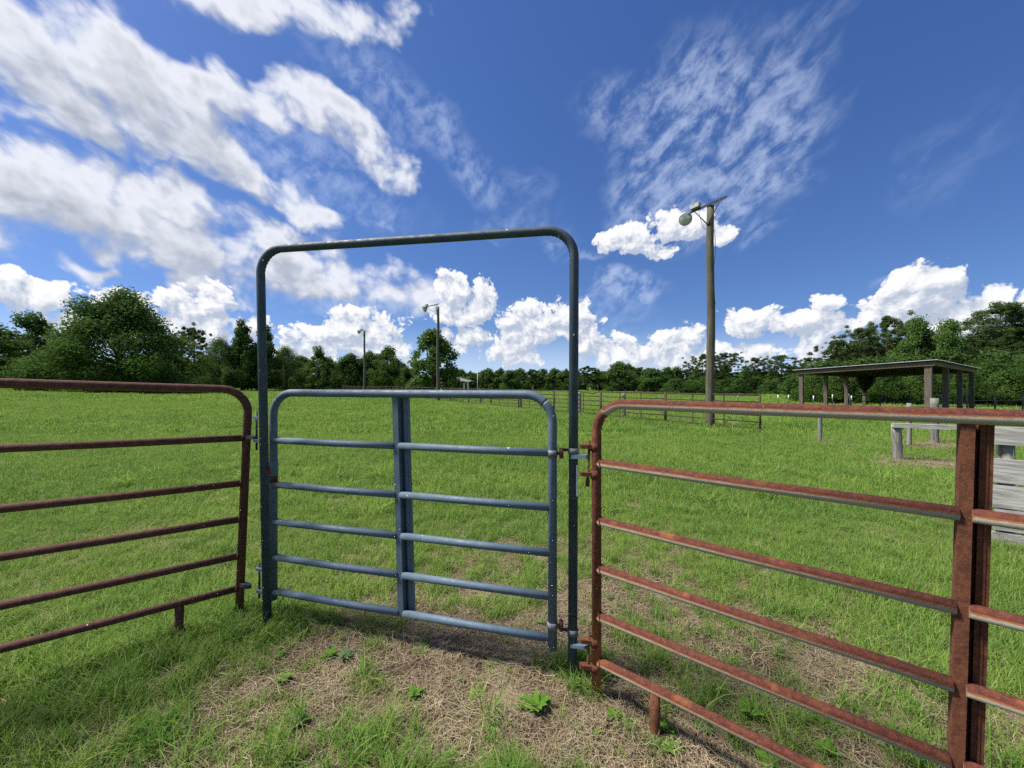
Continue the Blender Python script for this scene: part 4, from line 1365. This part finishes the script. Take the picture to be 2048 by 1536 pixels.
# ------------------------------------------------------------------ grass and dead thatch (uncountable: instanced clumps)
def blade_clump(rng, n, r, h, w, bend, seg=3, flat=False):
    """one clump of curved tapering blades; returns verts, quads"""
    a = rng.uniform(0, 6.283, n)
    rr = r * np.sqrt(rng.random(n))
    p0 = np.stack([rr * np.cos(a), rr * np.sin(a), np.zeros(n)], 1)
    da = rng.uniform(0, 6.283, n)
    dirv = np.stack([np.cos(da), np.sin(da), np.zeros(n)], 1)
    side = np.stack([-np.sin(da), np.cos(da), np.zeros(n)], 1)
    tw = rng.uniform(-1, 1, n)[:, None]
    side = side + dirv * tw; side /= np.linalg.norm(side, axis=1)[:, None]
    hh = h * rng.uniform(.45, 1.25, n)
    bb = bend * rng.uniform(.15, 1.3, n)
    V = []
    for k in range(seg + 1):
        f = k / seg
        if flat:
            cen = p0 + dirv * (hh * f)[:, None] + side * (hh * .35 * bb * math.sin(math.pi * f))[:, None]
            cen[:, 2] += .003 + .012 * rng.random(n) + .5 * hh * bb * .25 * f * (1 - f)
            ww = w * np.full(n, 1 - .4 * f)
        else:
            th = bb * f
            cen = p0 + dirv * (hh * f * np.sin(th))[:, None]
            cen[:, 2] += hh * f * np.cos(th * .8)
            ww = w * rng.uniform(.85, 1.1, n) * (1 - f ** 1.6 * .92)
        V.append(cen - side * ww[:, None] / 2); V.append(cen + side * ww[:, None] / 2)
    V = np.stack(V, 1)                                   # n, 2*(seg+1), 3
    k2 = 2 * (seg + 1)
    Q = []
    for k in range(seg):
        Q.append(np.arange(n)[:, None] * k2 + np.array([2 * k, 2 * k + 1, 2 * k + 3, 2 * k + 2]))
    return V.reshape(-1, 3), np.concatenate(Q, 0)

def scatter(rng, d0, d1, dens, xlim=1.55, xpad=1.5):
    """points in the wedge the camera overlooks, between depths d0 and d1 (and a margin round it)"""
    a = (xlim * (d1 + d0) + 2 * xpad) * (d1 - d0)
    n = int(a * dens)
    y = rng.uniform(d0, d1, n * 2)
    x = rng.uniform(-1, 1, n * 2) * (xlim * d1 + xpad)
    k = np.abs(x) < xlim * y + xpad
    return x[k][:n], y[k][:n]

def instancer(name, label, templates, pts, tid, rot, scl, tint, mat):
    """mesh = clump templates plus one loose vertex per clump; geometry nodes put template tid on every vertex"""
    VV, QQ, TT, o = [], [], [], 0
    for i, (v, q) in enumerate(templates):
        VV.append(v); QQ.append(q + o); TT.append(np.full(len(q), i)); o += len(v)
    nt, npnt = o, len(pts)
    co = np.concatenate(VV + [pts])
    me = mesh_np(name, co, np.concatenate(QQ), mat, True)
    def attr(nm, ty, dom, data, key='value'):
        a = me.attributes.new(nm, ty, dom)
        a.data.foreach_set(key, np.ascontiguousarray(data).ravel())
    attr('template', 'INT', 'FACE', np.concatenate(TT).astype(np.int32))
    attr('is_point', 'BOOLEAN', 'POINT', np.concatenate([np.zeros(nt, bool), np.ones(npnt, bool)]))
    attr('pick', 'INT', 'POINT', np.concatenate([np.zeros(nt, np.int32), tid.astype(np.int32)]))
    attr('spin', 'FLOAT_VECTOR', 'POINT', np.concatenate([np.zeros((nt, 3)), rot]).astype(np.float32), 'vector')
    attr('grow', 'FLOAT_VECTOR', 'POINT', np.concatenate([np.ones((nt, 3)), scl]).astype(np.float32), 'vector')
    attr('tint', 'FLOAT', 'POINT', np.concatenate([np.zeros(nt), tint]).astype(np.float32))
    ob = tag(link(name, me), label, kind='stuff')
    g = bpy.data.node_groups.new(name + '_scatter', 'GeometryNodeTree')
    g.interface.new_socket('Geometry', in_out='INPUT', socket_type='NodeSocketGeometry')
    g.interface.new_socket('Geometry', in_out='OUTPUT', socket_type='NodeSocketGeometry')
    N = g.nodes.new
    gi, go = N('NodeGroupInput'), N('NodeGroupOutput')
    def named(nm, ty):
        nd = N('GeometryNodeInputNamedAttribute'); nd.data_type = ty; nd.inputs[0].default_value = nm
        return next(s for s in nd.outputs if s.name == 'Attribute' and s.enabled)
    sepg = N('GeometryNodeSeparateGeometry'); sepg.domain = 'POINT'
    g.links.new(gi.outputs[0], sepg.inputs[0]); g.links.new(named('is_point', 'BOOLEAN'), sepg.inputs[1])
    spl = N('GeometryNodeSplitToInstances'); spl.domain = 'FACE'
    g.links.new(sepg.outputs[1], spl.inputs[0]); g.links.new(named('template', 'INT'), spl.inputs['Group ID'])
    iop = N('GeometryNodeInstanceOnPoints')
    g.links.new(sepg.outputs[0], iop.inputs['Points']); g.links.new(spl.outputs[0], iop.inputs['Instance'])
    iop.inputs['Pick Instance'].default_value = True
    g.links.new(named('pick', 'INT'), iop.inputs['Instance Index'])
    g.links.new(named('spin', 'FLOAT_VECTOR'), iop.inputs['Rotation'])
    g.links.new(named('grow', 'FLOAT_VECTOR'), iop.inputs['Scale'])
    g.links.new(iop.outputs[0], go.inputs[0])
    md = ob.modifiers.new('scatter', 'NODES')
    md.node_group = g
    return ob

rg_ = np.random.default_rng(77)
GT = []                                                   # grass templates, four size classes
for k in range(6): GT.append(blade_clump(rg_, 34, .055, .075, .0036, 1.1))
for k in range(5): GT.append(blade_clump(rg_, 46, .12, .105, .0062, 1.0))
for k in range(4): GT.append(blade_clump(rg_, 60, .30, .13, .016, .9, 2))
for k in range(4): GT.append(blade_clump(rg_, 70, .80, .16, .045, .9, 2))
for k in range(4): GT.append(blade_clump(rg_, 46, .045, .15, .0044, 1.25, 4))   # taller tufts
px_, tid_, scl_, tint_ = [], [], [], []
def add_grass(d0, d1, dens, lo, hi, dry_pow, smin, smax, tall=None):
    x, y = scatter(rg_, d0, d1, dens)
    D_ = dryness(x, y)
    big = fbm(x * .35 + 7, y * .35, 3, _n2)
    keep = rg_.random(len(x)) < np.clip((1 - D_) ** dry_pow + .07, 0, 1)
    x, y, D_, big = x[keep], y[keep], D_[keep], big[keep]
    n = len(x)
    s = rg_.uniform(smin, smax, n) * (1.08 - .45 * D_) * (.75 + .5 * big)
    px_.append(np.stack([x, y, gz(x, y) - .004], 1))
    tid_.append(rg_.integers(lo, hi, n))
    hs = s * rg_.uniform(.75, 1.25, n)
    scl_.append(np.stack([s, s, hs], 1))
    tint_.append(np.clip(rg_.normal(.25, .22, n) + .5 * D_ + .8 * (fbm(x * .12 + 5, y * .12, 3, _n2) - .5) + .9 * (fbm(x * .8, y * .8, 3) - .5) + .30 * sstep(6, 40, y), 0, 1))
add_grass(.9, 4.8, 430, 0, 6, 1.3, .7, 1.25)
add_grass(4.6, 12, 105, 6, 11, 1.2, .8, 1.25)
add_grass(11.5, 34, 15, 11, 15, 1.0, .8, 1.25)
add_grass(33, 120, 2.2, 15, 19, 1.0, .8, 1.2)
# tall tufts: round posts and scattered
x, y = scatter(rg_, 1.0, 11, 9.0)
k = rg_.random(len(x)) < .30 + .70 * (fbm(x * 1.3, y * 1.3, 2) > .54)
x, y = x[k], y[k]
spots = [(FL_B.x, FL_B.y, .14, 18), (LA[0] - .04, LA[1], .14, 20), (lpt(.304, .05).x, lpt(.304, .05).y, .13, 16), (FR_B.x + .02, FR_B.y + .10, .10, 9), (RA[0], RA[1] + .10, .10, 9),
         (rpt(.298, 0).x, rpt(.298, 0).y + .1, .12, 6), (-2.25, 2.0, .5, 70), (-1.9, 1.75, .35, 30), (-.35, 1.55, .16, 20), (-.02, 1.53, .12, 15), (-1.55, 1.75, .2, 24), (8.0, 8.0, .3, 20), (4.9, 3.9, .4, 40),
         (-.62, 1.62, .10, 14), (-.95, 1.60, .10, 12), (1.55, 1.75, .25, 25), (1.15, 2.3, .3, 24)]
for (cx, cy, r, n) in spots:
    x = np.concatenate([x, rg_.normal(cx, r, n)]); y = np.concatenate([y, rg_.normal(cy, r * .8, n)])
n = len(x)
s = rg_.uniform(.5, 1.15, n)
px_.append(np.stack([x, y, gz(x, y) - .004], 1)); tid_.append(rg_.integers(19, 23, n)); scl_.append(np.stack([s, s, s * rg_.uniform(.7, 1.2, n)], 1)); tint_.append(np.clip(rg_.normal(.22, .22, n), 0, 1))
x, y = scatter(rg_, 4.5, 30, 2.6)                        # rank clumps standing above the grazed sward
k = fbm(x * .8 + 31, y * .8, 3, _n2) > .55
x, y = x[k], y[k]
n = len(x)
s = rg_.uniform(1.1, 2.3, n)
px_.append(np.stack([x, y, gz(x, y) - .004], 1)); tid_.append(rg_.integers(19, 23, n)); scl_.append(np.stack([s * 1.3, s * 1.3, s * rg_.uniform(.55, .85, n)], 1)); tint_.append(np.clip(rg_.normal(.35, .35, n), 0, 1))
pts = np.concatenate(px_); tids = np.concatenate(tid_); scl = np.concatenate(scl_); tint = np.concatenate(tint_)
n = len(pts)
rot = np.stack([rg_.normal(0, .10, n), rg_.normal(0, .10, n), rg_.uniform(0, 6.283, n)], 1)
instancer('grass', 'short green pasture grass covering the field', GT, pts, tids, rot, scl, tint, M_GRASS)
print('grass clumps', n)

ST = [blade_clump(rg_, 26, .07, .075, .0026, 1.2, 3, True) for _ in range(6)] + [blade_clump(rg_, 6, .06, .24, .0032, 1.3, 4, True) for _ in range(3)] + [blade_clump(rg_, 4, .05, .17, .0022, 1.5, 4) for _ in range(3)]
x, y = scatter(rg_, .9, 5.5, 520)
D_ = dryness(x, y)
k = rg_.random(len(x)) < .14 + .62 * D_ ** .8
x, y = x[k], y[k]
for (cx, cy, r) in POSTS_DRY:
    m = int(1100 * r * r)
    x = np.concatenate([x, rg_.normal(cx, r * .7, m)]); y = np.concatenate([y, rg_.normal(cy, r * .5, m)])
n = len(x)
s = rg_.uniform(.6, 1.2, n) * np.where(y > 6, 2.2, 1.0)
tid = np.where(rg_.random(n) < .86, rg_.integers(0, 6, n), rg_.integers(6, 9, n))
rot = np.stack([rg_.normal(0, .07, n), rg_.normal(0, .07, n), rg_.uniform(0, 6.283, n)], 1)
tid = np.where(rg_.random(n) < .05, rg_.integers(9, 12, n), tid)
instancer('dead_thatch', 'brown dead grass lying on the bare ground', ST, np.stack([x, y, gz(x, y)], 1), tid, rot, np.stack([s, s, s], 1),
          np.clip(rg_.normal(.35, .25, n), 0, 1), M_STRAW)
print('straw clumps', n)

# ------------------------------------------------------------------ weeds that can be told apart
def weed_mesh(seed, n, L, w, mat, upright):
    rng = random.Random(seed)
    m = MB()
    for i in range(n):
        a = i * 2.4 + rng.uniform(-.4, .4)
        l = L * rng.uniform(.6, 1.2)
        u = upright * rng.uniform(.5, 1.3)
        d = Vector((math.cos(a), math.sin(a), 0)); s = Vector((-d.y, d.x, 0))
        vs, fs = [], []
        for k in range(5):
            f = k / 4
            c = d * (l * f * math.cos(u * (1 - .4 * f))) + Vector((0, 0, l * f * math.sin(u) * (1 - .35 * f) + .004))
            ww = w * (.35 + 1.3 * math.sin(math.pi * min(1, f * .9 + .08))) * rng.uniform(.9, 1.1) * (0.02 if k == 4 else 1)
            vs += [c - s * ww / 2, c + Vector((0, 0, -.12 * ww)), c + s * ww / 2]
        for k in range(4):
            fs += [(3 * k, 3 * k + 1, 3 * k + 4, 3 * k + 3), (3 * k + 1, 3 * k + 2, 3 * k + 5, 3 * k + 4)]
        m.poly(vs, fs, True)
    return m.mesh('weed', mat)
WD = [weed_mesh(1, 17, .075, .016, M_WEED, .9), weed_mesh(2, 12, .06, .014, M_WEED, .5), weed_mesh(3, 20, .055, .008, M_WEED_BLUE, .9), weed_mesh(4, 9, .085, .018, M_WEED, .6)]
weeds = [(1072, 1418, 0, 1.15, 'bright green leafy weed in bare ground below the gate frame post'), (1040, 1412, 1, .6, 'tiny bright weed beside the leafy weed below the frame post'),
         (690, 1318, 2, 1.2, 'dusty blue-green weed in front of the blue gate'), (1500, 1430, 0, 1.1, 'bright weed tuft behind the lower rails of the right panel'),
         (1535, 1527, 3, .9, 'bright broad weed at the bottom edge behind the right panel'), (1335, 1496, 1, .8, 'small weed at the foot of the right panel leg'),
         (600, 1450, 2, 1.1, 'dusty weed patch left of centre in the dry foreground'), (720, 1480, 0, .9, 'green weed tuft in the dry foreground centre'),
         (905, 1210, 0, .8, 'small green weed behind the lower rail of the blue gate'), (945, 1150, 0, .8, 'green weed seen between the two lowest blue rails')]
for (px, py, k, s, lab) in weeds:
    g = ground_at(px, py)
    o = tag(link('weed', WD[k], None, g), lab, 'weed', 'weeds in the bare ground')
    o.scale = (s,) * 3
    o.rotation_euler = (0, 0, px * .1)
rw = random.Random(31)
n = 0
while n < 60:
    px, py = rw.uniform(250, 2040), rw.uniform(1090, 1530)
    g = ground_at(px, py)
    if float(dryness(g.x, g.y)) < .25 or (px < 500 and rw.random() < .6):
        continue
    o = tag(link('weed', WD[rw.choice([1, 1, 2, 3, 0])], None, g), 'small low weed scattered in the worn ground round the gateway', 'weed', 'small scattered weeds')
    s = rw.uniform(.35, .85)
    o.scale = (s, s, s)
    o.rotation_euler = (0, 0, rw.uniform(0, 6.28))
    n += 1
